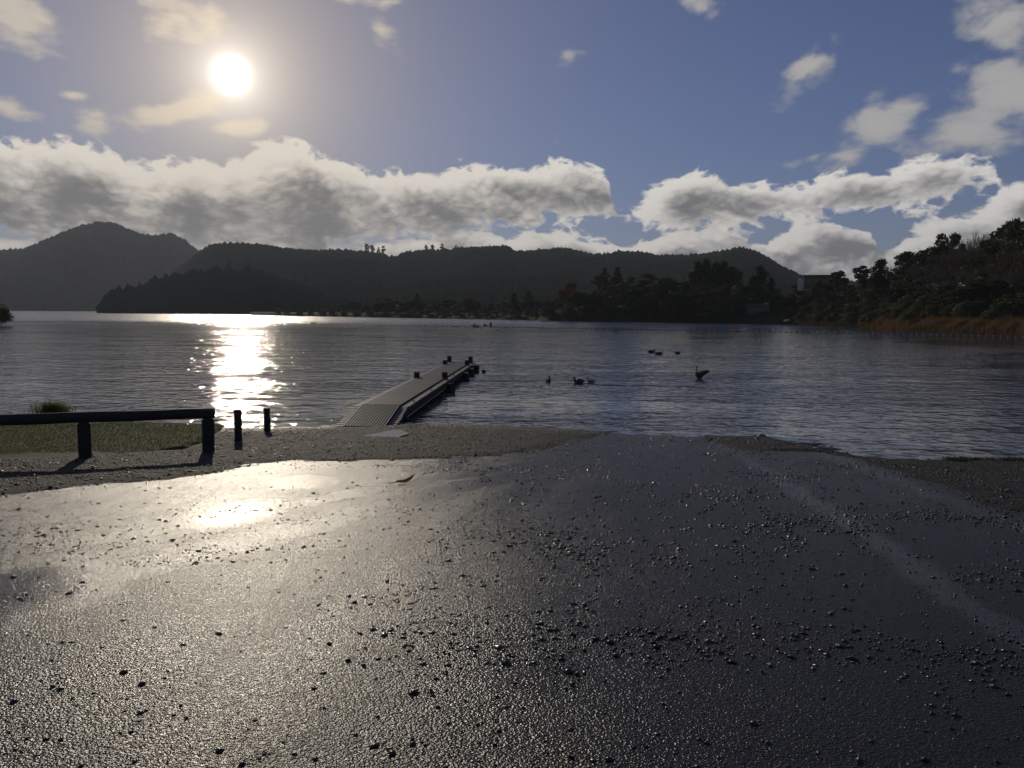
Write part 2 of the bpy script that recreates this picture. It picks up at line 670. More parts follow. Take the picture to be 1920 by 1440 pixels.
M['leaf_olive'] = m_leaf('olive_leaves', (.055, .062, .02), (.12, .125, .04), (.075, .07, .027))
M['leaf_rust'] = m_leaf('autumn_leaves', (.06, .028, .01), (.13, .06, .02), (.08, .04, .015))
M['leaf_pine'] = m_leaf('pine_needles', (.014, .024, .013), (.03, .045, .02), (.016, .024, .012))
M['bark'] = m_plain('tree_bark', (.05, .042, .033), .85, 0, 8.0)
M['twig'] = m_plain('bare_twigs', (.13, .095, .06), .8, 0, 3.0)
M['hill'] = m_leaf('forested_hillside', (.02, .028, .018), (.042, .052, .03), (.03, .036, .018), .95, 0.0, 0.0)
M['hill_less_haze_tint'] = m_leaf('woodland_less_haze_tint', (.012, .017, .010), (.026, .034, .018), (.016, .02, .011), .95, 0.0, 0.0)  # hillside greens darkened in the colour to imitate thinner haze over the nearer point
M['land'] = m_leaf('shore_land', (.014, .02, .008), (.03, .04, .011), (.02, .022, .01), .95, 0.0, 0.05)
M['reed'] = m_leaf('dry_reeds', (.12, .075, .03), (.30, .18, .07), (.2, .12, .045), .6, .3)
M['reed_green'] = m_leaf('reed_bases', (.06, .055, .02), (.11, .095, .035), (.07, .06, .025), .6)
M['float'] = m_plain('float_plastic', (.02, .02, .022), .4)
M['float_pale'] = m_plain('pale_float_plastic', (.22, .22, .21), .5)
M['rope'] = m_plain('rope', (.06, .055, .05), .8)
M['orange'] = m_plain('orange_buoy_plastic', (.72, .22, .025), .45)
M['black'] = m_plain('black_plastic', (.018, .018, .02), .5)
M['feather'] = m_plain('dark_feathers', (.035, .03, .026), .6, 0, 20.0)
M['feather_pale'] = m_plain('pale_feathers', (.22, .2, .17), .6, 0, 20.0)
M['bill'] = m_plain('duck_bill', (.12, .09, .05), .4)
M['wall_white'] = m_plain('painted_wall', (.5, .49, .46), .7, 0, 1.0, .15)
M['wall_grey'] = m_plain('grey_wall', (.07, .066, .06), .7, 0, 1.0, .2)
M['roof'] = m_plain('iron_roof', (.05, .06, .055), .8, 0, 1.0, .25)
M['roof_dark'] = m_plain('dark_roof', (.05, .05, .055), .5, 0, 1.0, .25)
M['glass'] = m_plain('window_glass', (.02, .025, .03), .3)
M['white'] = m_plain('white_paint', (.75, .74, .7), .4, 0, 3.0, .1)
M['dead_leaf'] = m_leaf('dead_leaf', (.30, .17, .055), (.42, .25, .09), (.3, .17, .06), .5, .5)
M['drift'] = m_wood('driftwood', (.2, .18, .15), (.4, .37, .32), .7, (4, 4, 20))

# ------------------------------------------------------------------ ground at the ramp
WL = [(-900, 806), (0, 806), (520, 806), (600, 803), (700, 796), (770, 791), (830, 796), (900, 800), (1060, 808), (1200, 815), (1330, 821),
      (1430, 821), (1520, 838), (1620, 862), (1740, 868), (1920, 866), (2300, 862)]
_wl = sorted((P(a, b).x, P(a, b).y) for a, b in WL)
_wx, _wy = np.array([p[0] for p in _wl]), np.array([p[1] for p in _wl])
SLOPE, Y0 = 0.0735, 19.0


def z_base(x, y):
    x, y = np.asarray(x, float), np.asarray(y, float)
    yw = np.interp(x, _wx, _wy)
    t = sstep(Y0 - y, 2.0, 12.0)
    yb = yw * (1 - t) + Y0 * t
    z = SLOPE * (yb - y)
    z = np.where(y > yw, np.maximum(SLOPE * 1.15 * (yw - y), -2.2), z)
    far = np.clip(-y, 0, None)
    z = z - far * SLOPE * .75 + 0.0
    return z + .012 * fbm2(x * .25, y * .25, 2)


def G(px, py):
    z = 0.3
    for _ in range(25):
        q = P(px, py, z)
        z = .5 * z + .5 * float(z_base(q.x, q.y))
    return P(px, py, z)


RUNS = []
POOLS = [(*G(440, 965).xy, .75, .8), (*G(560, 905).xy, .6, .5), (*G(40, 1105).xy, .9, .95), (*G(1180, 930).xy, .7, .5)]
for (a, b, wd, st) in (((1345, 829), (1930, 1200), .30, 1.0), ((1620, 878), (1960, 1005), .32, .8), ((-40, 1135), (620, 975), .5, .4), ((-60, 1050), (330, 985), .35, .4), ((860, 1010), (1080, 846), .5, .3)):
    A_, B_ = G(a[0], a[1]), G(b[0], b[1])
    RUNS.append(((A_.x, A_.y), (B_.x, B_.y), wd, st))
M['asphalt'] = m_asphalt()
ASP_PX = [(-700, 1010), (-300, 965), (0, 932), (200, 905), (390, 889), (480, 868), (560, 862), (650, 868), (760, 861), (850, 855), (930, 855),
          (985, 848), (1035, 838), (1085, 824), (1130, 815), (1200, 806), (1290, 812), (1316, 821), (1397, 845), (1565, 852), (1625, 864), (1660, 880),
          (1720, 900), (1810, 920), (1840, 938), (1920, 965), (2300, 1085)]
asp = [(G(a, b).x, G(a, b).y) for a, b in ASP_PX]
asp = [(asp[0][0] - 12, asp[0][1] - 5)] + asp + [(asp[-1][0] + .5, 1.0), (asp[-1][0] + 1, -60), (-30, -60)]
GR_PX = [(-700, 930), (-300, 888), (0, 866), (170, 856), (300, 850), (370, 842), (400, 828), (425, 806), (452, 792)]
grs = [(G(a, b).x, G(a, b).y) for a, b in GR_PX]
g_tip = grs[-1]
grs = [(grs[0][0] - 40, grs[0][1])] + grs + [(g_tip[0] - .2, 19.3), (g_tip[0] - 3, 19.75), (g_tip[0] - 6, 19.6), (grs[0][0] - 40, 19.7)]


def sdf(poly, x, y):
    """signed distance, positive inside"""
    px = np.array([p[0] for p in poly]); py = np.array([p[1] for p in poly])
    qx, qy = np.roll(px, -1), np.roll(py, -1)
    best = np.full(x.shape, 1e9)
    ins = np.zeros(x.shape, bool)
    for a, b, c, d in zip(px, py, qx, qy):
        ex, ey = c - a, d - b
        t = np.clip(((x - a) * ex + (y - b) * ey) / (ex * ex + ey * ey + 1e-12), 0, 1)
        best = np.minimum(best, (x - a - t * ex) ** 2 + (y - b - t * ey) ** 2)
        cr = ((b > y) != (d > y)) & (x < (c - a) * (y - b) / (d - b + 1e-12) + a)
        ins ^= cr
    return np.where(ins, 1, -1) * np.sqrt(best)


def axis_vals(segs):
    v = []
    for a, b, n in segs:
        v += list(np.linspace(a, b, n, endpoint=False))
    v.append(segs[-1][1])
    return np.array(v)


def grid(name, xs, ys, zf, material, keep=None, smooth=True, parent=None):
    X, Y = np.meshgrid(xs, ys)
    Z = zf(X, Y)
    V = np.stack([X, Y, Z], -1).reshape(-1, 3)
    nx, ny = len(xs), len(ys)
    i = (np.arange(ny - 1)[:, None] * nx + np.arange(nx - 1)[None]).ravel()
    F = np.stack([i, i + 1, i + nx + 1, i + nx], -1)
    if keep is not None:
        k = keep(X, Y).ravel()
        F = F[k[F].any(1)]
        used = np.unique(F)
        mp = -np.ones(len(V), int); mp[used] = np.arange(len(used))
        V, F = V[used], mp[F]
    return np_obj(name, V, F, material, smooth, parent)


def z_gravel(x, y):
    sa = sdf(asp, x, y) + .22 * fbm2(x * 1.1, y * 1.1, 4)
    z = z_base(x, y)
    edge = np.clip(-sa * .14, -.07, .03)
    edge = np.where(np.abs(x) + np.abs(y) > 45, -.07, edge)
    lump = .012 * fbm2(x * 2.2, y * 2.2, 4) + .01 * pnoise(x * .8, y * .8)
    return z + edge + np.where(sa > .5, 0, lump)


xs = axis_vals([(-420, -60, 14), (-60, -13, 40), (-13, 13, 260), (13, 60, 40), (60, 420, 14)])
ys = axis_vals([(-320, -30, 14), (-30, 2, 30), (2, 9, 50), (9, 24, 200), (24, 60, 20)])
tag(grid('ground', xs, ys, z_gravel, M['gravel']), 'dark gravel ground and beach beside the lake', kind='structure')

xs = axis_vals([(-26, -9, 40), (-9, 11, 200), (11, 26, 30)])
ys = axis_vals([(-40, 0, 30), (0, 22, 220)])
tag(grid('boat_ramp', xs, ys, lambda x, y: z_base(x, y) + .004 * pnoise(x * .9, y * .5), M['asphalt'],
         lambda x, y: sdf(asp, x, y) > -.9), 'wet dark asphalt boat ramp sloping into the lake', kind='structure')


def z_turf(x, y):
    s = sdf(grs, x, y) + .10 * fbm2(x * 1.3, y * 1.3, 3)
    top = np.minimum(z_base(x, y), .43) * .25 + .43 * .75 + .03 * fbm2(x * .7, y * .7, 3)
    top = np.minimum(top, z_base(x, y) + .05 + np.clip(s, 0, 3) * .16)
    return np.where(s > 0, top, 0) * sstep(s, -.02, .2) + (1 - sstep(s, -.02, .2)) * (z_base(x, y) - .12) - .0


xs = axis_vals([(-60, -14, 40), (-14, -4, 140)])
ys = axis_vals([(9, 21, 150)])
tag(grid('grass_bank', xs, ys, z_turf, M['turf'], lambda x, y: sdf(grs, x, y) > -.35), 'flat turf bank behind the rail fence', kind='structure')

# ------------------------------------------------------------------ water
wy = [8, 30, 60, 120, 250, 600, 1500, 4600]
wx = [-3600, -800, -200, -40, 40, 200, 800, 3600]
tag(grid('lake_water', np.array(wx, float), np.array(wy, float), lambda x, y: x * 0, M['water'], smooth=True), 'rippled grey lake water', kind='structure')

# ------------------------------------------------------------------ far hills
def pxprof(pts):
    a = np.array(pts, float)
    return lambda x: np.interp(x, a[:, 0], a[:, 1])


def hill(name, ridge, x0, x1, dn, dr, label, back=500, n=220, rough=6.0):
    """ridge: pixel outline; dn / dr distance of its foot and of its crest"""
    cols = np.linspace(x0, x1, n)
    rows = np.concatenate([np.linspace(0, 1, 26), np.linspace(1.1, 2, 6)])
    V = []
    crest = []
    fn, fr = pxprof(dn), pxprof(dr)
    for r_ in rows:
        for c in cols:
            yt = float(ridge(c))
            d0, d1 = float(fn(c)), float(fr(c))
            top = PD(c, yt, d1)
            if r_ <= 1:
                d = d0 + (d1 - d0) * r_
                zt = -6 * (1 - r_) + top.z * (math.sin(r_ * math.pi / 2) ** .9) * d / d1
            else:
                d = d1 + back * (r_ - 1)
                zt = top.z * (1 - (r_ - 1)) - 6 * (r_ - 1)
            k = d / math.hypot(top.x, top.y)
            V.append((top.x * k, top.y * k, zt))
    V = np.array(V)
    nx, ny = len(cols), len(rows)
    w = np.repeat(np.sin(np.clip(rows, 0, 1) * math.pi) ** .7, nx)
    V[:, 2] += w * rough * 1.2 * fbm2(V[:, 0] / 160, V[:, 1] / 160, 4)
    i = (np.arange(ny - 1)[:, None] * nx + np.arange(nx - 1)[None]).ravel()
    F = np.stack([i, i + 1, i + nx + 1, i + nx], -1)
    o = np_obj(name, V, F, M['hill'], True)
    tag(o, label, kind='structure')
    return V.reshape(ny, nx, 3)


ridge1 = pxprof([(-900, 520), (-500, 500), (-200, 488), (0, 476), (40, 472), (60, 467), (110, 443), (150, 428), (180, 422), (205, 420), (230, 428), (260, 442),
                 (280, 446), (320, 443), (340, 450), (375, 474), (430, 492), (520, 530), (620, 562), (700, 575)])
ridge2 = pxprof([(250, 572), (300, 535), (345, 498), (378, 474), (395, 463), (420, 459), (470, 461), (500, 464), (540, 471), (600, 474), (640, 472), (680, 476),
                 (720, 480), (735, 486), (760, 477), (800, 473), (860, 470), (900, 467), (955, 465), (962, 475), (1000, 474), (1060, 470), (1090, 477), (1130, 481),
                 (1160, 475), (1200, 477), (1230, 483), (1290, 485), (1350, 478), (1390, 470), (1430, 483), (1470, 507), (1500, 522), (1600, 536), (1800, 545), (2600, 548)])
h1 = hill('far_mountain', ridge1, -900, 700, [(-900, 1750), (700, 1900)], [(-900, 2500), (700, 2700)], 'tall dark forested mountain beyond the lake on the left', rough=9)
h2 = hill('forested_hills', ridge2, 250, 2600, [(250, 1250), (560, 620), (1000, 420), (1500, 380), (2600, 420)], [(250, 1700), (560, 1500), (1000, 1300), (1500, 1100), (2600, 1000)],
          'long dark forested ridge behind the far shore', rough=7, n=300)
ridge3 = pxprof([(150, 590), (198, 578), (210, 568), (250, 558), (290, 545), (340, 537), (400, 528), (440, 522), (475, 524), (510, 535), (560, 552), (620, 570), (700, 580)])
h3 = hill('wooded_point', ridge3, 196, 700, [(190, 775), (200, 745), (400, 640), (560, 500), (700, 480)], [(190, 790), (260, 860), (450, 900), (700, 760)],
          'low dark wooded point reaching into the lake on the left', back=200, n=120, rough=2)

# ------------------------------------------------------------------ trees
QUAD = np.array([[-.5, 0, -.5], [.5, 0, -.5], [.5, 0, .5], [-.5, 0, .5]], np.float32)


def leaf_mesh(name, centres, radii, n, size, material, flat=1.0, seed=0):
    r = np.random.default_rng(seed)
    centres, radii = np.array(centres, float), np.array(radii, float)
    w = radii.prod(1) ** (2 / 3) if radii.ndim == 2 else radii ** 2
    idx = r.choice(len(centres), n, p=w / w.sum())
    d = r.normal(size=(n, 3)); d /= np.linalg.norm(d, axis=1)[:, None]
    rad = radii[idx] if radii.ndim == 2 else np.repeat(radii[idx][:, None], 3, 1)
    p = centres[idx] + d * rad * (r.uniform(.55, 1.08, n)[:, None])
    # random leaf frames, leaning outwards
    nrm = d + r.normal(scale=.55, size=(n, 3)); nrm[:, 2] *= flat; nrm /= np.linalg.norm(nrm, axis=1)[:, None]
    t = np.cross(nrm, r.normal(size=(n, 3))); t /= np.linalg.norm(t, axis=1)[:, None]
    bt = np.cross(nrm, t)
    s = size * r.uniform(.55, 1.35, n)
    a, b = t * s[:, None] * .5, bt * (s * r.uniform(.5, .9, n))[:, None] * .5
    V = np.stack([p - a, p - b * .9 + a * .1, p + a, p + b], 1).reshape(-1, 3)
    F = np.arange(n * 4).reshape(-1, 4)
    return np_mesh(name, V, F, material)


def limb_mesh(name, h, r0, limbs, seed=0, bare=False, lean=.04):
    r = random.Random(seed)
    bm = bmesh.new()
    pts = [Vector((r.uniform(-1, 1) * lean * h * (k / 5), r.uniform(-1, 1) * lean * h * (k / 5), h * k / 5)) for k in range(6)]
    tube_bm(bm, pts, [r0 * (1 - .85 * k / 5) * (1.3 if k == 0 else 1) for k in range(6)], 7)
    for k in range(limbs):
        f = r.uniform(.25, .9)
        a = r.uniform(0, 6.28)
        p0 = pts[0].lerp(pts[5], f)
        ln = h * .42 * (1.15 - f)
        d = Vector((math.cos(a), math.sin(a), r.uniform(.5, 1.1))).normalized()
        p1 = p0 + d * ln * .5
        p2 = p1 + (d + Vector((0, 0, .35))).normalized() * ln * .5
        tube_bm(bm, [p0, p1, p2], [r0 * .4 * (1.1 - f), r0 * .25 * (1.1 - f), r0 * .06], 5)
    me = bpy.data.meshes.new(name)
    bm.to_mesh(me); bm.free()
    me.materials.append(M['bark'])
    return me


def twig_mesh(name, h, seed, material):
    """crown of a leafless tree: forking limbs down to fine twigs"""
    r = random.Random(seed)
    V, F = [], []

    def seg(a, b, ra, rb):
        t = (b - a).normalized()
        s = t.cross(Vector((r.uniform(-1, 1), r.uniform(-1, 1), .3))).normalized()
        u = t.cross(s)
        k = len(V)
        for p, q in ((a, ra), (b, rb)):
            for j in range(3):
                an = j * 2.0944
                V.append(p + (s * math.cos(an) + u * math.sin(an)) * q)
        for j in range(3):
            F.append((k + j, k + (j + 1) % 3, k + 3 + (j + 1) % 3, k + 3 + j))

    def grow(p, d, ln, rad, lev):
        q = p + d * ln * .5
        d2 = (d + Vector((r.uniform(-.2, .2), r.uniform(-.2, .2), r.uniform(0, .2)))).normalized()
        e = q + d2 * ln * .5
        seg(p, q, rad, rad * .8); seg(q, e, rad * .8, rad * .6)
        if lev == 0:
            return
        for k in range(r.choice((3, 4, 4)) if lev > 1 else r.choice((4, 5))):
            f = r.uniform(.35, 1.0)
            base = p.lerp(q, f * 2) if f < .5 else q.lerp(e, f * 2 - 1)
            ax = Vector((r.uniform(-1, 1), r.uniform(-1, 1), r.uniform(-.2, .9)))
            nd = (d2 * .8 + ax * .75 + Vector((0, 0, .18))).normalized()
            grow(base, nd, ln * r.uniform(.5, .72), rad * .5, lev - 1)
    for k in range(7):
        a = k * 2.4 + r.uniform(-.4, .4)
        up = r.uniform(.75, 1.7)
        grow(Vector((0, 0, h * r.uniform(.2, .5))), Vector((math.cos(a), math.sin(a), up)).normalized(), h * .3, h * .010, 4)
    return np_mesh(name, [tuple(v) for v in V], F, material)


def crown_blobs(kind, r):
    """unit-height trees: blob centres and radii"""
    C, Rr = [], []
    if kind == 'round':
        for k in range(26):
            a, u = r.uniform(0, 6.28), r.uniform(-1, 1)
            q = math.sqrt(1 - u * u) * r.uniform(.5, 1)
            C.append((.27 * q * math.cos(a), .27 * q * math.sin(a), .6 + .27 * u)); k_ = r.uniform(.07, .13); Rr.append((k_, k_, k_ * .8))
    elif kind == 'column':
        for k in range(24):
            f = k / 23
            w = .11 * math.sin(math.pi * min(1, (f * .9 + .12))) ** .6
            a = r.uniform(0, 6.28)
            C.append((w * .7 * math.cos(a), w * .7 * math.sin(a), .1 + .85 * f)); k_ = r.uniform(.045, .085); Rr.append((k_, k_, k_ * 1.35))
    elif kind == 'conifer':
        for k in range(44):
            f = (k / 43) ** .85
            w = .25 * (1 - f) ** .8 + .02
            a = k * 2.4 + r.uniform(-.5, .5)
            q = r.uniform(.35, 1.05)
            C.append((w * q * math.cos(a), w * q * math.sin(a), .12 + .85 * f)); k_ = (.03 + .06 * (1 - f)) * r.uniform(.8, 1.3); Rr.append((k_ * 1.25, k_ * 1.25, k_ * .6))
    elif kind == 'pine':
        for k in range(34):
            f = r.uniform(0, 1)
            a = r.uniform(0, 6.28)
            w = r.uniform(.03, .22) * (1 - .5 * f)
            C.append((w * math.cos(a), w * math.sin(a), .38 + .58 * f)); k_ = r.uniform(.04, .085); Rr.append((k_ * 1.2, k_ * 1.2, k_ * .75))
    elif kind == 'shrub':
        for k in range(18):
            a, q = r.uniform(0, 6.28), math.sqrt(r.uniform(0, 1))
            C.append((.62 * q * math.cos(a), .5 * q * math.sin(a), .18 + .55 * (1 - q * q) * r.uniform(.6, 1.1))); k_ = r.uniform(.16, .28); Rr.append((k_, k_, k_ * .85))
    elif kind == 'ragged':
        for k in range(30):
            f = r.uniform(0, 1)
            a = r.uniform(0, 6.28)
            w = r.uniform(.05, .30) * math.sin(math.pi * (.25 + .7 * f)) ** .8
            C.append((w * math.cos(a), w * math.sin(a), .22 + .72 * f)); k_ = r.uniform(.045, .10); Rr.append((k_ * 1.1, k_ * 1.1, k_ * .8))
    return C, Rr


UNIT = 14.0                                     # prototypes are built 14 m tall
PROTO = {}


def proto(key, kind, material, n, size, seed):
    r = random.Random(seed)
    if kind == 'bare':
        trunk = limb_mesh(key + '_trunk', UNIT * .62, UNIT * .018, 4, seed)
        crown = twig_mesh(key + '_crown', UNIT * .95, seed, material)
    else:
        C, Rr = crown_blobs(kind, r)
        C = np.array(C) * UNIT; Rr = np.array(Rr) * UNIT
        crown = leaf_mesh(key + '_crown', C, Rr, n, size, material, seed=seed)
        trunk = limb_mesh(key + '_trunk', UNIT * (.35 if kind == 'shrub' else .82), UNIT * (.012 if kind == 'shrub' else .02), 3 if kind == 'shrub' else 8, seed)
    PROTO[key] = (trunk, crown)


for s in (1, 2, 3):
    proto('round%d' % s, 'round', M['leaf_dark'], 4200, .62, s)
    proto('broad%d' % s, 'ragged', M['leaf_mid'], 3600, .6, s + 10)
    proto('shrub%d' % s, 'shrub', M['leaf_mid' if s < 3 else 'leaf_olive'], 5200, .75, s + 20)
    proto('pine%d' % s, 'pine', M['leaf_pine'], 3000, .5, s + 30)
    proto('bare%d' % s, 'bare', M['twig'], 0, 0, s + 40)
for s in (1, 2):
    proto('column%d' % s, 'column', M['leaf_dark'], 3200, .5, s + 50)
    proto('conifer%d' % s, 'conifer', M['leaf_pine'], 4200, .5, s + 60)
    proto('olive%d' % s, 'ragged', M['leaf_olive'], 3400, .6, s + 70)
    proto('rust%d' % s, 'round', M['leaf_rust'], 3200, .6, s + 80)

TREE_NAME = {'round': ('evergreen_tree', 'tree'), 'broad': ('broadleaf_tree', 'tree'), 'shrub': ('shore_shrub', 'shrub'), 'pine': ('pine_tree', 'tree'), 'bare': ('bare_tree', 'tree'),
             'column': ('columnar_tree', 'tree'), 'conifer': ('conifer_tree', 'tree'), 'olive': ('olive_green_tree', 'tree'), 'rust': ('autumn_tree', 'tree')}


def tree(key, loc, h, wide=1.0, label=None, group=None):
    nm, cat = TREE_NAME[key.rstrip('0123456789')]
    t = empty(nm, loc, random.uniform(0, 6.28))
    s = h / UNIT
    t.scale = (s * wide, s * wide, s)
    tr, cr = PROTO[key]
    link(bpy.data.objects.new('trunk', tr), t)
    link(bpy.data.objects.new('crown', cr), t)
    tag(t, label, cat, group)
    return t


# far shore land from the middle of the picture round to the right
SH = [(470, 591), (540, 592.5), (700, 595), (850, 597.5), (1000, 600.5), (1025, 602), (1100, 603), (1250, 605), (1400, 607), (1480, 608.5), (1530, 611), (1600, 614), (1700, 619),
      (1800, 623), (1920, 628), (2100, 640), (2400, 665), (2800, 720)]
shore_y = pxprof(SH)
SHD = [(a, math.hypot(*P(a, b).xy)) for a, b in SH]
shore_d = pxprof(SHD)
CANOPY = pxprof([(470, 575), (560, 575), (600, 570), (640, 562), (740, 558), (800, 562), (850, 560), (900, 562), (960, 560), (1020, 562), (1030, 560), (1050, 548), (1070, 535),
                 (1085, 545), (1105, 535), (1130, 512), (1160, 508), (1170, 518), (1200, 508), (1220, 504), (1250, 510), (1270, 520), (1300, 522), (1340, 520), (1376, 522), (1400, 540),
                 (1440, 545), (1470, 540), (1490, 532), (1550, 528), (1600, 525), (1640, 515), (1660, 500), (1690, 482), (1715, 465), (1750, 452), (1790, 446), (1840, 427),
                 (1870, 414), (1890, 410), (1920, 410), (2100, 400), (2500, 380), (2800, 380)])
CAPZ = pxprof([(470, 2), (1000, 2), (1030, 3), (1100, 6), (1300, 7), (1420, 6), (1480, 12), (1560, 11), (1640, 9), (1750, 11), (1920, 13), (2800, 14)])


def land_z(px, d):
    s = d - float(shore_d(px))
    cap = float(CAPZ(px))
    if s < 0:
        return max(-2.0, s * .15)
    return cap * (1 - math.exp(-s * .3 / max(cap, .1))) + .15


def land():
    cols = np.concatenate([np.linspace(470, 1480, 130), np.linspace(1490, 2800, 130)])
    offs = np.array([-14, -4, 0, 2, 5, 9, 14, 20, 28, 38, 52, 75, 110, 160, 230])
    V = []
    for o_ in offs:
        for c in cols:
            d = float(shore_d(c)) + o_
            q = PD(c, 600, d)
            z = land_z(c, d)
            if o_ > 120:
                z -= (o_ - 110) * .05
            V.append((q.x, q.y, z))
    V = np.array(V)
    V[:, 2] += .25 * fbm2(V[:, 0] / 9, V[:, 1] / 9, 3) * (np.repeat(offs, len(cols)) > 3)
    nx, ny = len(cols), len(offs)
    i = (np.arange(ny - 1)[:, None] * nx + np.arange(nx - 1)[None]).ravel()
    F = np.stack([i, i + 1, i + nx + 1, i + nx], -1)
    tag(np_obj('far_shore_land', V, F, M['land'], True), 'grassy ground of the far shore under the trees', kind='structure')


land()


def spot(px, off):
    d = float(shore_d(px)) + off
    q = PD(px, 600, d)
    return Vector((q.x, q.y, land_z(px, d) - .15)), d


def height_to(px, py, loc, d):
    return PD(px, py, d).z - loc.z


def wood(x0, x1, rows, step_m, kinds, label, group, skip=None, hmin=3.0, hmax=19.0):
    for off, frac in rows:
        px = x0 + random.uniform(0, 6)
        while px < x1:
            d0 = float(shore_d(px)) + off
            dpx = step_m * random.uniform(.75, 1.3) / d0 * FPX
            o = off + random.uniform(-2.5, 2.5)
            if not (skip and skip(px, off)):
                loc, d = spot(px, max(o, 1.2))
                yt = float(CANOPY(px))
                yt = yt + (float(shore_y(px)) - yt) * frac + random.uniform(-3, 7)
                h = min(max(height_to(px, yt, loc, d), hmin), hmax)
                k = random.choice(kinds(px, off))
                if k.startswith('shrub'):
                    w = 1.0
                    h = min(h, 6.5)
                else:
                    w = min(max(7.5 / (h * .5), .95), 2.0) * random.uniform(.9, 1.15)
                lab, grp = label(k, px, off)
                tree(k, loc, h, w, lab, grp)
            px += dpx


WORDS = {'round': 'dark round evergreen tree', 'broad': 'mid green broadleaf tree', 'shrub': 'low spreading green shrub', 'pine': 'dark ragged pine', 'bare': 'bare brown twiggy tree',
         'column': 'narrow columnar dark tree', 'conifer': 'pointed dark conifer', 'olive': 'loose olive green tree', 'rust': 'rust coloured autumn tree'}


def lab_for(where):
    def f(k, px, off):
        kk = k.rstrip('0123456789')
        row = 'at the front ' if off < 9 else ('in the middle ' if off < 25 else 'at the back ')
        return WORDS[kk] + ' ' + row + where, WORDS[kk] + 's ' + row + where
    return f


def k_mid(px, off):
    if off < 12:
        return ['shrub1', 'shrub2', 'shrub3', 'broad1', 'olive1', 'round2']
    return ['round1', 'round2', 'broad2', 'broad3', 'rust1', 'olive2', 'conifer1', 'round3']


def k_head(px, off):
    if off < 6:
        return ['shrub1', 'round1', 'round3', 'broad1']
    return ['round1', 'round2', 'round3', 'broad1', 'broad2', 'broad3', 'conifer2']


def k_right(px, off):
    if off < 12:
        return ['shrub1', 'shrub2', 'shrub3', 'shrub1', 'shrub2']
    if px > 1640 and off > 16:
        return ['bare1', 'bare2', 'bare3', 'olive1', 'olive2', 'bare1', 'round2']
    return ['round1', 'broad1', 'olive1', 'shrub3', 'bare2']


wood(520, 1022, [(2, .62), (9, .45), (20, .25), (34, .0)], 6.5, k_mid, lab_for('of the low belt across the bay'), None, hmin=3, hmax=16)
wood(1024, 1475, [(3, .5), (10, .28), (20, .12), (34, 0.0)], 6.6, k_head, lab_for('of the dense headland wood'), None,
     skip=lambda px, off: 1385 < px < 1475 and off < 20, hmin=5)
wood(1478, 1650, [(4, .66), (10, .5), (18, .32), (27, .16), (36, .06)], 4.2, k_right, lab_for('of the slope below ridge house'), None, hmin=3)
wood(1650, 2080, [(8, .68), (14, .52), (21, .38), (29, .24), (38, .1), (48, 0.02), (56, 0.0)], 3.9, k_right, lab_for('of the wooded bank behind reeds'), None,
     skip=lambda px, off: 1650 < px < 1685 and 9 < off < 20, hmin=3.5, hmax=17)


def special(key, px, py, off, wide, label):
    loc, d = spot(px, off)
    tree(key, loc, height_to(px, py, loc, d), wide, label)


for a in [('column1', 1306, 489, 40, 1.5, 'left tree of the tall dark pair on the headland skyline'),
          ('column2', 1322, 486, 42, 1.3, 'slim pointed tree right beside the tall left one on headland'),
          ('column2', 1341, 492, 40, 1.5, 'first of three close columnar trees above the rust tree'),
          ('column1', 1354, 489, 42, 1.5, 'tallest middle one of three close columnar trees above rust tree'),
          ('round2', 1369, 493, 40, 1.0, 'round headed tree at right end of the three columnar trees'),
          ('rust2', 1372, 522, 26, 1.2, 'large rust brown autumn tree on the headland slope'),
          ('column1', 1421, 497, 30, 1.7, 'lone tall columnar tree left of the ridge house'),
          ('column2', 1443, 519, 32, 1.2, 'short narrow cypress right of the lone columnar tree'),
          ('conifer1', 1132, 501, 34, 1.0, 'tall pointed conifer at left crest of the headland wood'),
          ('conifer2', 1156, 500, 34, 1.0, 'second tall conifer at left crest of the headland wood'),
          ('rust1', 1069, 526, 20, 1.1, 'brownish autumn tree at the tip of the headland'),
          ('column1', 963, 548, 22, 1.5, 'narrow dark tree on the low shore left of headland'),
          ('conifer2', 991, 544, 26, 1.3, 'broad dark conifer nearest the headland on low shore'),
          ('rust2', 880, 556, 24, 1.5, 'wide russet tree in the middle of the low shore'),
          ('conifer1', 782, 549, 30, 1.2, 'pointed conifer above the low shore belt left of russet tree'),
          ('round1', 1570, 502, 36, .9, 'dark egg shaped tree on the skyline beside the ridge house'),
          ('pine2', 1612, 497, 38, 1.5, 'wide open pine with layered branches on the right skyline'),
          ('column2', 1648, 486, 34, 2.0, 'dark columnar tree at the foot of the wooded bank'),
          ('broad1', 1690, 472, 34, 1.0, 'ragged tree standing at the left edge of the wooded bank'),
          ('broad2', 1757, 436, 44, .75, 'dark green treetop standing clear of the bare trees'),
          ('broad3', 1784, 434, 46, .75, 'second dark green treetop right of the first on the bank'),
          ('round3', 1886, 406, 50, 1.0, 'highest dark evergreen on the bank near the right edge'),
          ('bare2', 1845, 410, 52, 1.1, 'pale bare treetop left of the highest evergreen'),
          ('bare3', 1912, 405, 50, 1.1, 'pale bare treetop right of the highest evergreen'),
          ('olive1', 1503, 522, 36, 1.6, 'olive tree in front of the left end of ridge house'),
          ('broad2', 1532, 525, 34, 1.8, 'broad green tree in front of the middle of ridge house'),
          ('olive2', 1553, 521, 38, 1.4, 'olive tree in front of the right end of ridge house'),
          ('shrub3', 1815, 556, 9, 1.1, 'large yellow green bush at the foot of the wooded bank')]:
    special(*a)

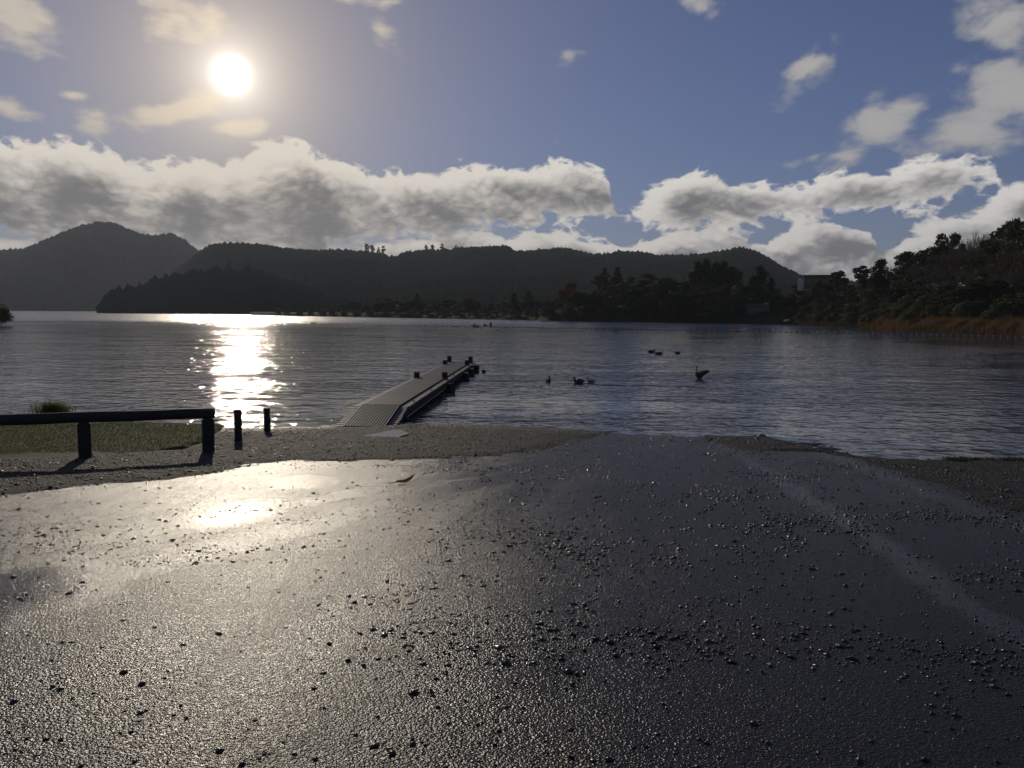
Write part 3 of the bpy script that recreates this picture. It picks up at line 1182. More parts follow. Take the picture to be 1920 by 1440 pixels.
# shrub at the left edge of the lake, on a spit that runs out of the picture
spit = PD(-40, 606, 168)
bm = bmesh.new()
bmesh.ops.create_icosphere(bm, subdivisions=3, radius=1.0, matrix=Matrix.Translation((spit.x - 9, spit.y, -.3)) @ Matrix.Diagonal((14, 5, .7, 1)))
for v in bm.verts:
    v.co.z += .12 * float(fbm2(v.co.x * .5, v.co.y * .5, 2))
tag(bm_obj('spit', bm, M['land'], smooth=True), 'low spit of land at the left edge of the lake', kind='structure')
q = PD(4, 605, 168)
tree('shrub2', (q.x - .5, q.y, .02), 4.4, .9, 'bush by the water at the left edge of the lake')

# trees standing out on the left point and on the ridge
def far_tree(key, px, base_py, top_py, d, wide, label, group=None):
    b, t = PD(px, base_py, d), PD(px, top_py, d)
    tree(key, (b.x, b.y, b.z), t.z - b.z, wide, label, group)


for a in [('round2', 365, 540, 502, 840, 1.0, 'rounded tree standing out left on the dark wooded point'),
          ('conifer1', 408, 535, 496, 850, 1.0, 'left pointed tree on top of the dark wooded point'),
          ('conifer2', 431, 530, 490, 860, 1.0, 'middle pointed tree on top of the dark wooded point'),
          ('conifer1', 467, 530, 490, 860, 1.0, 'right pointed tree on top of the dark wooded point'),
          ('pine1', 688, 484, 457, 1405, 1.2, 'largest pine of the clump on the ridge notch'),
          ('pine2', 698, 484, 459, 1405, 1.1, 'second pine of the clump on the ridge notch'),
          ('conifer2', 710, 484, 463, 1400, 1.0, 'pointed pine right of the big clump on the ridge'),
          ('pine3', 719, 486, 461, 1400, 1.0, 'last pine right of the big clump on the ridge'),
          ('pine1', 799, 480, 459, 1370, 1.0, 'leftmost tall pine on the middle of the ridge'),
          ('pine2', 811, 480, 458, 1368, 1.0, 'second tall pine on the middle of the ridge'),
          ('pine3', 829, 480, 457, 1362, 1.0, 'third tall pine on the middle of the ridge'),
          ('conifer1', 855, 478, 458, 1355, 1.0, 'fourth tall pine on the middle of the ridge')]:
    far_tree(*a)

# forest cover of the far hills: nobody could count it
ico = bmesh.new()
bmesh.ops.create_icosphere(ico, subdivisions=1, radius=1.0)
for v in ico.verts:
    v.co *= random.uniform(.7, 1.2)
bv = np.array([tuple(v.co) for v in ico.verts]); bf = np.array([[v.index for v in f.verts] for f in ico.faces])
ico.free()


def forest(name, H, n, ridge_n, size, label, crest_row=25, mt='hill'):
    ny, nx, _ = H.shape
    r = rng.uniform(.3, crest_row, n); c = rng.uniform(0, nx - 1.01, n)
    r = np.concatenate([r, np.full(ridge_n, crest_row) - rng.uniform(0, 1.2, ridge_n)]); c = np.concatenate([c, rng.uniform(0, nx - 1.01, ridge_n)])
    ri, ci = np.floor(r).astype(int).clip(0, ny - 2), np.floor(c).astype(int)
    rf, cf = (r - ri)[:, None], (c - ci)[:, None]
    p = (H[ri, ci] * (1 - rf) + H[ri + 1, ci] * rf) * (1 - cf) + (H[ri, ci + 1] * (1 - rf) + H[ri + 1, ci + 1] * rf) * cf
    k = len(p)
    s = size * rng.uniform(.6, 1.0, k) * (1 + .25 * fbm2(p[:, 0] / 60, p[:, 1] / 60, 2))
    s = np.maximum(s, size * .3)
    el = np.where(np.arange(k) >= n, rng.uniform(1.0, 2.3, k), rng.uniform(.8, 1.5, k))
    S = np.stack([s, s, s * el], -1)
    p[:, 2] -= s * .25
    # keep the crest outline: trees on the ridge sink a little
    p[:, 2] -= np.where(np.arange(k) >= n, s * el * .12, 0)
    V, F = scatter(bv, bf, p, S, rng.uniform(0, 6.28, k))
    tag(np_obj(name, V, F, M[mt], True), label, 'forest', kind='stuff')


forest('mountain_forest', h1, 9000, 1800, 8.0, 'forest cover of the tall mountain on the left')
forest('ridge_forest', h2, 26000, 3600, 4.6, 'forest cover of the long ridge behind the lake')
forest('point_wood', h3, 3600, 700, 9.0, 'dense wood covering the left point, darkened for thinner haze', mt='hill_less_haze_tint')

# ------------------------------------------------------------------ reeds
def blades(n, place, hmin, hmax, width, lean, clump=0.0):
    x, y, z = place(n)
    h = rng.uniform(hmin, hmax, n) * (1 + clump * fbm2(x * .35, y * .35, 3))
    a = rng.uniform(0, 6.28, n)
    lx, ly = lean * h * rng.normal(size=n), lean * h * rng.normal(size=n)
    wx_, wy_ = np.cos(a) * width * .5, np.sin(a) * width * .5
    b0 = np.stack([x - wx_, y - wy_, z], -1); b1 = np.stack([x + wx_, y + wy_, z], -1)
    m0 = np.stack([x + lx * .35 - wx_ * .7, y + ly * .35 - wy_ * .7, z + h * .6], -1); m1 = np.stack([x + lx * .35 + wx_ * .7, y + ly * .35 + wy_ * .7, z + h * .6], -1)
    t = np.stack([x + lx, y + ly, z + h], -1)
    V = np.stack([b0, b1, m0, m1, t], 1).reshape(-1, 3)
    k = (np.arange(n) * 5)[:, None]
    F = np.concatenate([k + np.array([[0, 1, 3]]), k + np.array([[0, 3, 2]]), k + np.array([[2, 3, 4]])])
    return V, F


def reed_place(x0, x1, w0, w1):
    def f(n):
        px = rng.uniform(x0, x1, n)
        off = rng.uniform(w0, w1, n)
        X, Y, Z = [], [], []
        for a, o in zip(px, off):
            d = float(shore_d(a)) + o
            q = PD(a, 600, d)
            X.append(q.x); Y.append(q.y); Z.append(max(land_z(a, d), -.3) - .1)
        return np.array(X), np.array(Y), np.array(Z)
    return f


V, F = blades(26000, reed_place(1610, 2150, -1.2, 5.0), .9, 1.75, .06, .16, .45)
tag(np_obj('reed_bed', V, F, M['reed']), 'dry golden brown reeds along the right shore', 'reeds', kind='stuff')
V, F = blades(9000, reed_place(1440, 1640, -1.0, 4.5), .6, 1.3, .07, .16, .5)
tag(np_obj('green_reed_bed', V, F, M['reed_green']), 'dull green reeds left of the golden reed bed', 'reeds', kind='stuff')

# ------------------------------------------------------------------ houses on the far shore
def window(parent, x0, x1, z0, z1, yf, inset=.06):
    bm = bmesh.new()
    w, h = x1 - x0, z1 - z0
    for c, s in (((x0 + w / 2, yf, z1), (w + .1, .08, .09)), ((x0 + w / 2, yf, z0), (w + .1, .08, .09)), ((x0, yf, z0 + h / 2), (.09, .08, h - .1)), ((x1, yf, z0 + h / 2), (.09, .08, h - .1))):
        box(bm, c, s)
    o = bm_obj('window', bm, M['roof_dark'], parent)
    bm = bmesh.new()
    box(bm, (x0 + w / 2, yf + .03, z0 + h / 2), (w - .08, .03, h - .08))
    bm_obj('pane', bm, M['glass'], o)


def facing(loc):
    return math.atan2(-loc[0], loc[1]) * -1


loc, d = spot(1535, 46)
zr = PD(1535, 517, d).z
hs = empty('ridge_house', (loc.x, loc.y, zr - 3.6), -math.atan2(loc.x, loc.y))
tag(hs, 'long flat roofed house on the skyline of the right slope', 'house')
bm = bmesh.new(); box(bm, (.6, 3, .9), (10.5, 6, 5.4)); bm_obj('wall', bm, M['wall_grey'], hs)
bm = bmesh.new(); box(bm, (1.0, 2.9, 3.72), (12.4, 7.2, .24)); rf = bm_obj('roof', bm, M['roof_dark'], hs)
bm = bmesh.new(); box(bm, (4.6, 3, 4.2), (.5, .5, .75)); bm_obj('chimney', bm, M['roof_dark'], rf)
bm = bmesh.new(); box(bm, (-5.6, 2.6, 1.0), (1.9, 4.6, 3.8)); bm_obj('side_wing', bm, M['wall_white'], hs)
for a, b in ((-4.2, -2.6), (-1.6, .2), (1.2, 3.0), (3.8, 5.2)):
    window(hs, a, b, 1.2, 2.6, -.03)

loc, d = spot(1421, 14)
bh = empty('boathouse', (loc.x, loc.y, loc.z), -math.atan2(loc.x, loc.y) + .12)
tag(bh, 'low hip roofed boathouse among trees on the headland shore', 'house')
zt = PD(1421, 570, d).z - loc.z
bm = bmesh.new(); box(bm, (0, 3, 1.15), (7.0, 6, 2.9)); bm_obj('wall', bm, M['wall_grey'], bh)
bm = bmesh.new()
rv = [bm.verts.new(v) for v in [(-4.1, -.7, 2.55), (4.1, -.7, 2.55), (4.1, 6.7, 2.55), (-4.1, 6.7, 2.55), (-2.4, 2.6, zt), (2.2, 2.6, zt), (2.2, 3.4, zt), (-2.4, 3.4, zt)]]
for f in ((0, 1, 5, 4), (1, 2, 6, 5), (2, 3, 7, 6), (3, 0, 4, 7), (4, 5, 6, 7), (3, 2, 1, 0)):
    bm.faces.new([rv[i] for i in f])
bm_obj('roof', bm, M['roof'], bh)
for a, b in ((-2.6, -1.2), (-.4, 1.0), (1.8, 2.9)):
    window(bh, a, b, .9, 2.0, -.03)

loc, d = spot(1479, 2.2)
q = PD(1479, 600, d)
bm = bmesh.new()
V, F = tube_np([(-1.5, 0, 0), (-1.3, 0, .05), (-.6, 0, .1), (.3, 0, .1), (1.0, 0, .08), (1.5, 0, .1)], [(.35, .18), (.5, .3), (.62, .4), (.62, .4), (.42, .34), (.05, .1)], 12)
dg = empty('dinghy', (loc.x, loc.y, loc.z + .35), .2)
tag(dg, 'small white upturned dinghy on the shore by the reeds', 'boat')
np_obj('hull', V, F, M['white'], True, dg)
bm = bmesh.new(); box(bm, (-.1, 0, .44), (2.4, .05, .09)); bm_obj('keel', bm, M['wall_grey'], dg)

# ------------------------------------------------------------------ float line and buoys
FL = [(-60, 601.5), (30, 603), (300, 605.5), (600, 608.5), (900, 613), (1100, 617), (1380, 621.5), (1650, 626.5), (1925, 632)]
flp = [P(a, b) for a, b in FL]
fl_line = empty('float_line', (flp[0].x, flp[0].y, 0))
tag(fl_line, 'long rope of small floats marking off the bathing area', 'float line')
org = Vector((flp[0].x, flp[0].y, 0))
seg_len = [0.0]
for a, b in zip(flp[:-1], flp[1:]):
    seg_len.append(seg_len[-1] + (b - a).length)


def on_line(s):
    x = np.interp(s, seg_len, [p.x for p in flp]); y = np.interp(s, seg_len, [p.y for p in flp])
    return Vector((x, y + .4 * float(pnoise(s * .05, 3.3)), 0))


pts = [on_line(s) - org for s in np.linspace(0, seg_len[-1], 200)]
V, F = tube_np([p + Vector((0, 0, .02)) for p in pts], [.02] * len(pts), 4)
np_obj('rope', V, F, M['rope'], False, fl_line)
fv, ff = tube_np([(-.16, 0, 0), (-.13, 0, 0), (0, 0, 0), (.13, 0, 0), (.16, 0, 0)], [.03, .09, .115, .09, .03], 8)
fme = np_mesh('float', [tuple(v) for v in fv], ff, M['float'], True)
fme2 = np_mesh('float', [tuple(v) for v in fv], ff, M['float_pale'], True)
nfl = 262
for k in range(nfl):
    s = seg_len[-1] * (k + .5) / nfl
    p = on_line(s) - org
    o = bpy.data.objects.new('float', fme2 if s > seg_len[-1] * .90 else fme)
    o.location = (p.x, p.y, .05)
    o.rotation_euler = (0, random.uniform(-.15, .15), math.atan2(flp[-1].y - flp[0].y, flp[-1].x - flp[0].x))
    o.scale = (1.15, 1.15, 1.15)
    link(o, fl_line)


def buoy(px, py, ln, rad, material, label, rz, cone=False):
    q = P(px, py)
    t = empty('marker_buoy', (q.x, q.y, 0), rz)
    tag(t, label, 'buoy')
    V, F = tube_np([(-ln / 2 - .05, 0, .1), (-ln / 2, 0, .12), (-ln * .36, 0, .14), (-ln * .1, 0, .15), (ln * .1, 0, .15), (ln * .36, 0, .14), (ln / 2, 0, .12), (ln / 2 + .05, 0, .1)],
                   [.05, rad * .35, rad * .85, rad, rad, rad * .85, rad * .35, .05], 12)
    np_obj('hull', V, F, material, True, t)
    V, F = tube_np([(-.02, 0, .14), (.02, 0, .14), (.05, 0, .14)], [rad * 1.03] * 3, 12)
    np_obj('band', V, F, M['black'], True, t)
    if cone:
        V, F = tube_np([(-ln * .45, .1, .1), (-ln * .45, .1, .45), (-ln * .45, .1, .95)], [.28, .2, .03], 10)
        np_obj('topmark', V, F, M['black'], True, t)


buoy(894, 614, 1.15, .30, M['orange'], 'orange buoy with dark cone, nearest of the cluster beyond jetty', .1, True)
buoy(909, 611.2, .95, .27, M['orange'], 'plain orange buoy between two dark cones beyond the jetty', .2)
buoy(1381, 622.5, 1.3, .29, M['orange'], 'lone orange buoy on the float line in front of headland', -.1)
buoy(587, 607, 1.2, .26, M['black'], 'lone black buoy on the float line left of jetty', 0)
q = P(919.5, 612.5)
cb = empty('cone_buoy', (q.x, q.y, 0))
tag(cb, 'dark pointed cone buoy right of the orange pair', 'buoy')
V, F = tube_np([(0, 0, -.2), (0, 0, .1), (0, 0, .4), (.06, 0, 1.0), (.08, 0, 1.15)], [.3, .34, .28, .1, .03], 12)
np_obj('cone', V, F, M['black'], True, cb)
V, F = tube_np([(0, 0, .02), (0, 0, .1), (0, 0, .14)], [.4, .42, .36], 12)
np_obj('collar', V, F, M['float'], True, cb)

# ------------------------------------------------------------------ jetty
J0 = Vector((-3.73, 19.15, 0))
JA = math.atan2(.05, 1.0)
jt = empty('jetty', J0, -JA)
tag(jt, 'narrow timber jetty with grating deck running out from the beach', 'jetty')
JL, ZD, RL = 20.9, .36, 2.0                       # length, deck level, ramp length
z0 = float(z_base(J0.x, J0.y)) - .04


def deck_z(y):
    return z0 + (ZD - z0) * min(1.0, max(0.0, y / RL))


JW = 1.56
board_me = None
bm = bmesh.new(); box(bm, (0, 0, 0), (JW, .125, .04), bevel=.008)
for f in bm.faces: f.smooth = False
board_me = bpy.data.meshes.new('deck_board'); bm.to_mesh(board_me); bm.free(); board_me.materials.append(M['deck'])
y = .07
while y < JL:
    o = bpy.data.objects.new('deck_board', board_me)
    sl = math.atan2(ZD - z0, RL) if y < RL else 0.0
    o.location = (random.uniform(-.015, .015), y, deck_z(y) + random.uniform(-.003, .003))
    o.rotation_euler = (sl, 0, random.uniform(-.006, .006))
    link(o, jt)
    y += .165
# grating panels lie on the boards
edges = [.04, RL - .02, 5.0, 8.1, 11.2, 14.4, 17.6, JL - .05]
GW = 1.10
for a, b in zip(edges[:-1], edges[1:]):
    a2, b2 = a + .015, b - .015
    za, zb = deck_z(a2) + .026, deck_z(b2) + .026
    ln = math.hypot(b2 - a2, zb - za)
    ang = math.atan2(zb - za, b2 - a2)
    bm = bmesh.new()
    box(bm, (0, 0, .004), (GW, ln, .008))
    gp = bm_obj('grating_panel', bm, M['tray'], jt)
    gp.location = (0, (a2 + b2) / 2, (za + zb) / 2)
    gp.rotation_euler = (ang, 0, 0)
    bm = bmesh.new()
    nb = 15
    for k in range(nb):
        x = -GW / 2 + GW * (k + .5) / nb
        box(bm, (x, 0, .029), (.036, ln, .04))
    nx_ = int(ln / .3)
    for k in range(nx_ + 1):
        box(bm, (0, -ln / 2 + ln * k / nx_ * .995 + .01, .021), (GW, .014, .022))
    bo = bm_obj('grating_bars', bm, M['grating'], gp)
    bo['kind'] = 'stuff'
for s in (-1, 1):
    bm = bmesh.new()
    tube = [(s * .62, .35, deck_z(.35) - .13), (s * .62, RL, ZD - .16), (s * .62, JL - .05, ZD - .16)]
    for p, q in zip(tube[:-1], tube[1:]):
        p, q = Vector(p), Vector(q)
        v = q - p
        box(bm, (p + q) / 2, (.10, v.length, .24), Matrix.Rotation(math.atan2(v.z, v.y), 3, 'X'))
    bm_obj('stringer', bm, M['dark_timber'], jt)
bm = bmesh.new(); box(bm, (0, (RL + JL) / 2 + .4, ZD - .36), (.9, JL - RL - 1.0, .12)); bm_obj('underbeam', bm, M['dark_timber'], jt)
for y in (RL - .25, 5.0, 8.0, 11.0, 14.4, 17.4, 20.2):
    bm = bmesh.new(); box(bm, (0, y, ZD - .385), (1.95 if y < 3 else 1.72, .24, .2), bevel=.012)
    bm_obj('crossbeam', bm, M['dark_timber'], jt)


def pile(x, y, top, r=.115, name='pile'):
    bm = bmesh.new()
    zz = [-2.4, -.6, ZD * .5, top - .025, top]
    tube_bm(bm, [(x, y, z) for z in zz], [r, r * 1.02, r, r, r * .86], 12)
    bm_obj(name, bm, M['dark_timber'], jt)


for y, h in ((10.9, .30), (18.9, .28), (20.6, .38)):
    for s in (-1, 1):
        pile(s * .55, y, ZD + h * random.uniform(.92, 1.0))
for y, r in ((9.8, .17), (15.0, .16), (17.4, .15), (19.8, .15)):
    pile(.93, y, ZD - .05, r, 'fender_pile')
    pile(-.93, y, ZD - .12, r * .8, 'fender_pile')
bm = bmesh.new()
tube_bm(bm, [(.74, RL - .1, .10), (.76, 6, .13), (.76, 9.6, .14)], [.018] * 3, 6)
bm_obj('water_pipe', bm, M['float_pale'], jt)
for y in (3.2, 6.5, 12.5):
    bm = bmesh.new()
    tube_bm(bm, [(.70, y - .1, ZD + .03), (.70, y - .09, ZD + .07), (.70, y + .09, ZD + .07), (.70, y + .1, ZD + .03)], [.012] * 4, 6)
    bm_obj('mooring_cleat', bm, M['black'], jt)

# ------------------------------------------------------------------ rail fence and bollards
pa, pb = G(160, 861), G(391, 849)
dirv = (pb - pa); dirv.z = 0
step = dirv.length
dirv.normalize()
posts = [pb, pa, pa - dirv * step, pa - dirv * step * 2]
fence = empty('rail_fence', (pb.x, pb.y, float(z_base(pb.x, pb.y))))
tag(fence, 'dark round post and single rail timber fence in front of turf', 'fence')
rz = math.atan2(dirv.y, dirv.x)
ends = []
for p in posts:
    zb = float(z_base(p.x, p.y)) if p in (pb, pa) else float(z_base(p.x, p.y))
    top = PD(160, 773, math.hypot(pa.x, pa.y)).z if p is not pb else PD(391, 767, math.hypot(pb.x, pb.y)).z
    ends.append((p, top))
    bm = bmesh.new()
    box(bm, (0, 0, (top - .17 - zb + .4) / 2 - .4), (.2, .2, top - .17 - zb + .4), bevel=.03)
    o = bm_obj('post', bm, M['post'], fence)
    o.location = Vector((p.x, p.y, zb)) - fence.location
    o.rotation_euler = (random.uniform(-.01, .01), random.uniform(-.01, .01), rz)
e0, e1 = ends[0], ends[-1]
tops = [e[1] for e in ends]
a = Vector((e0[0].x, e0[0].y, e0[1] - .085)) + dirv * .12
b = Vector((e1[0].x, e1[0].y, e0[1] - .085 + (ends[1][1] - e0[1]) * 3)) - dirv * .3
bm = bmesh.new()
v = b - a
n = 14
tube_bm(bm, [a + v * (k / n) - fence.location + Vector((0, 0, .006 * math.sin(k * 1.7))) for k in range(n + 1)], [(.10, .092 + .003 * math.sin(k * 2.3)) for k in range(n + 1)], 14)
bm_obj('rail', bm, M['post'], fence, smooth=True)
for px, pyb, pyt, r_, lab in ((447, 829, 768, .085, 'squat timber bollard between the fence end and the far bollard'), (501, 811, 765, .085, 'far timber bollard standing closest to the jetty')):
    q = G(px, pyb)
    top = PD(px, pyt, math.hypot(q.x, q.y)).z
    bo = empty('bollard', (q.x, q.y, q.z))
    tag(bo, lab, 'bollard', 'short timber bollards by the beach')
    h = top - q.z
    bm = bmesh.new()
    tube_bm(bm, [(0, 0, -.3), (0, 0, 0), (.004, 0, h * .5), (0, 0, h - .03)], [r_, r_ * 1.03, r_, r_], 14)
    bm_obj('shaft', bm, M['post'], bo)
    bm = bmesh.new()
    tube_bm(bm, [(0, 0, h - .03), (0, 0, h - .012), (0, 0, h)], [r_ * .985, r_ * .95, r_ * .8], 14)
    bm_obj('chamfered_top', bm, M['post'], bo)

# ------------------------------------------------------------------ grass, stones, pebbles
def grass_place(n):
    x = rng.uniform(-15.5, -5.2, n * 2); y = rng.uniform(12.2, 20.0, n * 2)
    k = sdf(grs, x, y) + .08 * fbm2(x * 2, y * 2, 2) > .02
    x, y = x[k][:n], y[k][:n]
    if len(x) < n:
        i = rng.integers(0, len(x), n); x, y = x[i] + rng.normal(scale=.01, size=n), y[i]
    return x, y, z_turf(x, y) - .01


V, F = blades(70000, grass_place, .02, .055, .009, .5)
tag(np_obj('short_grass', V, F, M['grass']), 'short worn grass on the turf bank', 'grass', kind='stuff')
q = P(103, 773, .42)


def tuft_place(n):
    r = np.abs(rng.normal(scale=.16, size=n)); a = rng.uniform(0, 6.28, n)
    return q.x + r * np.cos(a) * 1.6, q.y - .1 + r * np.sin(a), np.full(n, .40)


V, F = blades(900, tuft_place, .12, .36, .012, .35)
tu = np_obj('grass_tuft', V, F, M['grass'])
tag(tu, 'taller grass tuft showing above the fence rail', 'grass tuft')

OCT = np.array([[1, 0, 0], [.3, .95, .05], [-.9, .35, 0], [-.5, -.85, .05], [.6, -.8, 0], [.1, .1, .62], [-.1, -.05, -.5]], np.float32)
OF = np.array([[0, 1, 5], [1, 2, 5], [2, 3, 5], [3, 4, 5], [4, 0, 5], [1, 0, 6], [2, 1, 6], [3, 2, 6], [4, 3, 6], [0, 4, 6]])


def stones(name, x, y, z, s, material, label):
    n = len(x)
    S = np.stack([s * rng.uniform(.7, 1.7, n), s * rng.uniform(.6, 1.2, n), s * rng.uniform(.4, 1.05, n)], -1)
    V, F = scatter(OCT, OF, np.stack([x, y, z + s * .18], -1), S, rng.uniform(0, 6.28, n), rng.normal(scale=.35, size=n))
    tag(np_obj(name, V, F, material), label, 'gravel', kind='stuff')


n = 90000
x = rng.uniform(-12, 11, n); y = rng.uniform(8.5, 21, n)
sa = sdf(asp, x, y) + .22 * fbm2(x * 1.1, y * 1.1, 4)
sg = sdf(grs, x, y)
yw = np.interp(x, _wx, _wy)
k = (sa < .12) & (sg < .02) & (y < yw + .25) & (np.abs(x) < .70 * y + .5)
x, y = x[k], y[k]
s = rng.gamma(2.6, .0030, len(x)) + .003
stones('beach_stones', x, y, np.maximum(z_gravel(x, y), z_base(x, y)), np.minimum(s, .045), M['stone'], 'loose grey stones of the beach between ramp and water')
# loose grit on the ramp, washed into drifts
n = 120000
d = 1.9 * (19 / 1.9) ** rng.uniform(0, 1, n) ** .62
t = rng.uniform(-.72, .72, n)
x, y = t * d, d
dens = .10 + .90 * sstep(fbm2(x * .55 + 4, y * .8, 4) + .5 * fbm2(x * 2.6, y * 2.2, 3), -.05, .85)
dens *= .22 + .78 * sstep(x / d, -.25, .02)
dens *= .25 + .75 * sstep(d, 2.5, 7.0)
k = (rng.uniform(0, 1, n) < dens) & (sdf(asp, x, y) > .02)
x, y = x[k], y[k]
s = rng.gamma(1.8, .0028, len(x)) + .0028
s = np.minimum(s * (1 + .045 * y), .024)
stones('loose_grit', x, y, z_base(x, y) - .0005, s, M['stone_dark'], 'dark loose pebbles scattered over the wet ramp')

# dead leaf lying on the ramp
q = G(761, 907)
lf = bmesh.new()
pts = [(-.16, 0, .012), (-.09, -.028, .03), (0, -.035, .022), (.08, -.02, .05), (.13, 0, .085), (.06, .03, .055), (-.02, .035, .03), (-.1, .025, .032)]
mid = [(-.09, 0, .012), (0, 0, .008), (.08, 0, .035)]
vo = [lf.verts.new(p) for p in pts]; vm_ = [lf.verts.new(p) for p in mid]
for f in ((0, 1, 8), (1, 2, 9, 8), (2, 3, 10, 9), (3, 4, 10), (4, 5, 10), (5, 6, 9, 10), (6, 7, 8, 9), (7, 0, 8)):
    lf.faces.new([(vo + vm_)[i] for i in f])
bmesh.ops.solidify(lf, geom=lf.faces[:], thickness=.003)
le = empty('fallen_leaf', (q.x, q.y, q.z + .004), .35)
le.scale = (1.0, 1.1, 1.5)
tag(le, 'curled brown dead leaf lying on the wet ramp', 'leaf')
bm_obj('blade', lf, M['dead_leaf'], le, smooth=True)
bm = bmesh.new(); tube_bm(bm, [(-.16, 0, .012), (-.2, .01, .01), (-.24, .03, .004)], [.004, .003, .003], 5); bm_obj('stalk', bm, M['dead_leaf'], le)

# puddle at the foot of the jetty
pc = [(676, 816), (705, 812), (735, 806), (758, 806), (762, 813), (752, 820), (720, 822), (695, 821)]
bm = bmesh.new()
zz = max(float(z_gravel(np.array([G(a, b).x]), np.array([G(a, b).y]))[0]) for a, b in pc[3:6]) + .018
vs = [bm.verts.new(P(a, b, zz)) for a, b in pc]
bm.faces.new(vs)
bmesh.ops.subdivide_edges(bm, edges=bm.edges[:], cuts=2, smooth=.6)
for v in bm.verts:
    v.co.x += .09 * float(fbm2(v.co.x * 3, v.co.y * 3, 3)); v.co.y += .12 * float(fbm2(v.co.x * 3 + 9, v.co.y * 3, 3))
m_, g_, b_ = mat('puddle_water')
b_.inputs['Base Color'].default_value = (.03, .027, .023, 1); b_.inputs['Roughness'].default_value = .2
g_.put(b_.inputs['Normal'], g_.bump(g_.noise(pos_node(g_), 6.0, 3.0), .004))
M['puddle'] = m_
tag(bm_obj('puddle', bm, M['puddle']), 'shallow puddle at the foot of the jetty', kind='structure')

# washed-up things along the water edge on the right
def rock(px, py, r, label, mt='stone'):
    q = G(px, py)
    bm = bmesh.new()
    bmesh.ops.create_icosphere(bm, subdivisions=2, radius=r)
    for v in bm.verts:
        v.co *= 1 + .28 * float(pnoise(v.co.x / r * 1.3 + px, v.co.y / r * 1.3 + v.co.z / r))
        v.co.z *= .6
    o = bm_obj('shore_rock', bm, M[mt], smooth=False)
    o.location = (q.x, q.y, q.z + r * .25)
    tag(o, label, 'rock', 'rocks on the shingle spit')


rock(1428, 821, .12, 'pale rounded rock at the outer edge of shingle spit', 'drift')
rock(1421, 824, .07, 'small rock left of the pale rock on shingle spit')
rock(1332, 825, .05, 'little brown stone at the left tip of shingle spit', 'dead_leaf')
for px, py, ln, rz_, lab in ((1519, 837, .34, -.45, 'pale driftwood stick along the waterline of the spit'), (1549, 846, .30, -.6, 'second driftwood stick nearer the camera on the spit')):
    q = G(px, py)
    dw = empty('driftwood', (q.x, q.y, q.z + .035), rz_)
    tag(dw, lab, 'driftwood', 'driftwood on the shingle spit')
    V, F = tube_np([(-ln, 0, 0), (-ln * .5, .02, .02), (0, -.01, .015), (ln * .5, .02, .03), (ln, 0, .03)], [.015, .03, .035, .028, .01], 8)
    np_obj('stem', V, F, M['drift'], True, dw)
    V, F = tube_np([(0, 0, .02), (.08, .06, .07), (.13, .1, .11)], [.015, .01, .004], 6)
    np_obj('branch_stub', V, F, M['drift'], True, dw)


def weed_place(n):
    px = 1780 + 260 * rng.uniform(0, 1, n) ** 1.2
    X, Y = [], []
    for a in px:
        q = P(a, 862 + rng.uniform(-3, 5) + (a - 1780) * .012, .02)
        X.append(q.x); Y.append(q.y)
    X, Y = np.array(X), np.array(Y)
    keep = np.where(fbm2(X * 1.7, Y * 3.0, 3) + rng.normal(scale=.12, size=n) > .12)[0]
    keep = keep[rng.integers(0, len(keep), n)]
    X, Y = X[keep] + rng.normal(scale=.05, size=n), Y[keep] + rng.normal(scale=.07, size=n)
    return X, Y, np.maximum(z_gravel(X, Y), -.02)


V, F = blades(1500, weed_place, .015, .075, .035, 1.2)
tag(np_obj('washed_up_weed', V, F, M['leaf_olive']), 'dark clumps of weed along the water edge at right', 'weed', kind='stuff')

# ------------------------------------------------------------------ birds
def bird(name, px, py, rz, size, path, rad, label, mt='feather', wing=None, cat='duck', group='ducks on the lake'):
    q = P(px, py)
    t = empty(name, (q.x, q.y, 0), rz)
    t.scale = (size,) * 3
    tag(t, label, cat, group)
    V, F = tube_np(path[:-2], rad[:-2], 12)
    np_obj('body', V, F, M[mt], True, t)
    V, F = tube_np(path[-3:], [rad[-3] if not isinstance(rad[-3], tuple) else rad[-3][0] * .7] + rad[-2:], 8)
    np_obj('bill', V, F, M['bill'], True, t)
    for s in (-1, 1):
        if wing is None:
            V, F = tube_np([(.12, s * .085, .10), (.02, s * .10, .115), (-.12, s * .085, .12), (-.24, s * .03, .125)], [(.01, .02), (.02, .055), (.02, .05), (.006, .012)], 8)
        else:
            V, F = tube_np([(p[0], p[1] * s, p[2]) for p in wing[0]], wing[1], 8)
        np_obj('wing', V, F, M[mt], True, t)
    return t


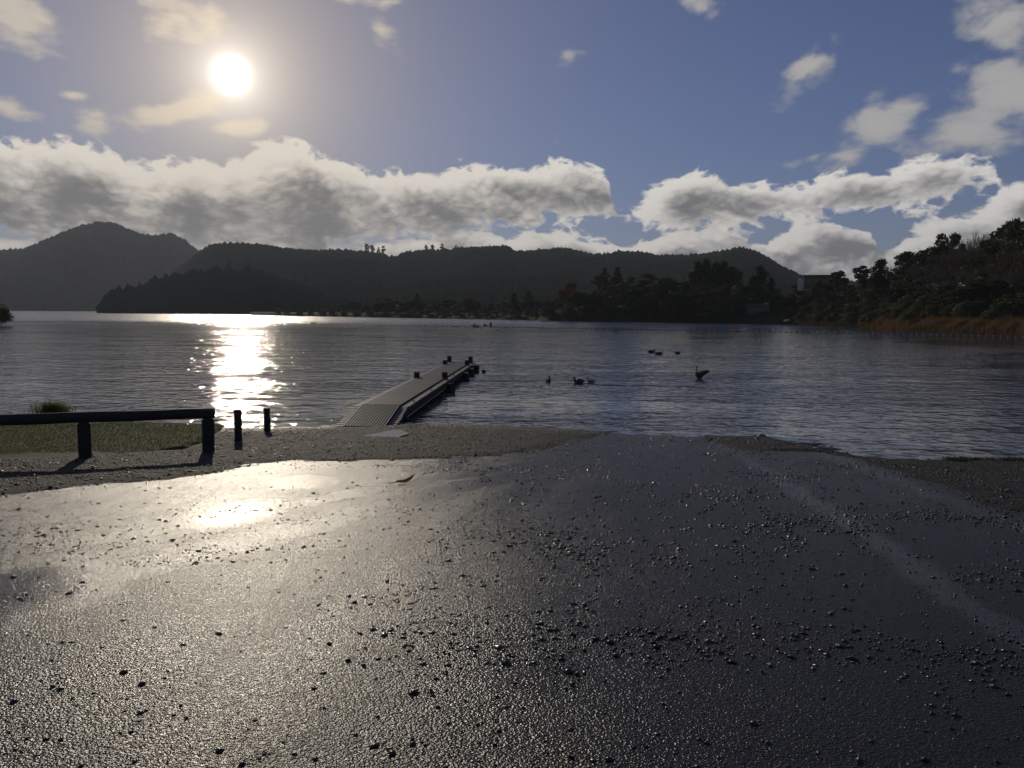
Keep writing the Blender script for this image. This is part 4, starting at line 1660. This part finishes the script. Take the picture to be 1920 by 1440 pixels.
# swimming duck facing +x; the spine runs tail, body, breast, neck, head, bill
SWIM = [(-.30, 0, .13), (-.24, 0, .09), (-.15, 0, .055), (0, 0, .04), (.11, 0, .05), (.165, 0, .09), (.175, 0, .14), (.175, 0, .19), (.19, 0, .235), (.215, 0, .245), (.245, 0, .238), (.26, 0, .235), (.31, 0, .222)]
SRAD = [.006, (.05, .03), (.09, .07), (.115, .09), (.095, .085), (.06, .065), (.042, .045), (.034, .036), (.045, .042), (.047, .043), (.03, .028), .02, .012]
LOW = [(a, b, c * (.62 if k > 5 else 1)) for k, (a, b, c) in enumerate(SWIM)]
PI = math.pi
bird('duck', 1085, 718, PI, .95, SWIM, SRAD, 'duck with raised head leading the swimming pair right of jetty')
bird('duck', 1108, 717, PI + .25, .72, SWIM, SRAD, 'smaller duck following close behind the leading duck', 'feather_pale')
bird('duck', 1028, 715, -PI / 2 + .2, .9, SWIM, SRAD, 'duck swimming head on with ripples, nearest the jetty end')
bird('duck', 907, 698, PI * .6, .8, LOW, SRAD, 'low dark duck just off the end of the jetty')
bird('duck', 1222, 661, .1, 1.15, SWIM, SRAD, 'left duck of the three farther out, head held up')
bird('duck', 1235, 664.5, PI - .1, 1.1, LOW, SRAD, 'middle duck of the three farther out, head low')
bird('duck', 1271, 663, .15, .95, LOW, SRAD, 'right duck of the three farther out, swimming apart')
REAR = [(-.22, 0, .16), (-.16, 0, .13), (-.09, 0, .09), (0, 0, .09), (.06, 0, .14), (.10, 0, .21), (.115, 0, .28), (.11, 0, .35), (.10, 0, .42), (.11, 0, .475), (.135, 0, .492), (.165, 0, .488), (.18, 0, .485), (.225, 0, .475)]
RRAD = [.008, (.05, .03), (.09, .08), (.11, .115), (.09, .10), (.065, .07), (.042, .042), (.032, .032), (.028, .028), (.035, .034), (.036, .035), (.024, .024), .017, .010]
bird('goose', 1311, 710, PI, 1.1, REAR, RRAD, 'long necked dark goose rearing up with wings lifted behind', 'feather',
     ([(.06, .09, .20), (-.06, .13, .22), (-.20, .14, .25), (-.34, .12, .30), (-.42, .10, .33)], [(.012, .03), (.02, .075), (.018, .07), (.012, .045), (.004, .01)]), 'goose', None)

# ------------------------------------------------------------------ haze over the lake
hz, gz, _b = mat('haze_air')
gz.n.clear()
o_ = gz.n.new('ShaderNodeOutputMaterial')
v_ = gz.n.new('ShaderNodeVolumePrincipled')
v_.inputs['Color'].default_value = (.86, .92, 1.0, 1)
v_.inputs['Density'].default_value = .00014
v_.inputs['Anisotropy'].default_value = .15
gz.l.new(v_.outputs[0], o_.inputs['Volume'])
bm = bmesh.new()
box(bm, (0, 2250, 245), (7600, 5300, 510))
tag(bm_obj('haze', bm, hz), 'thin pale haze lying over the lake', kind='stuff')
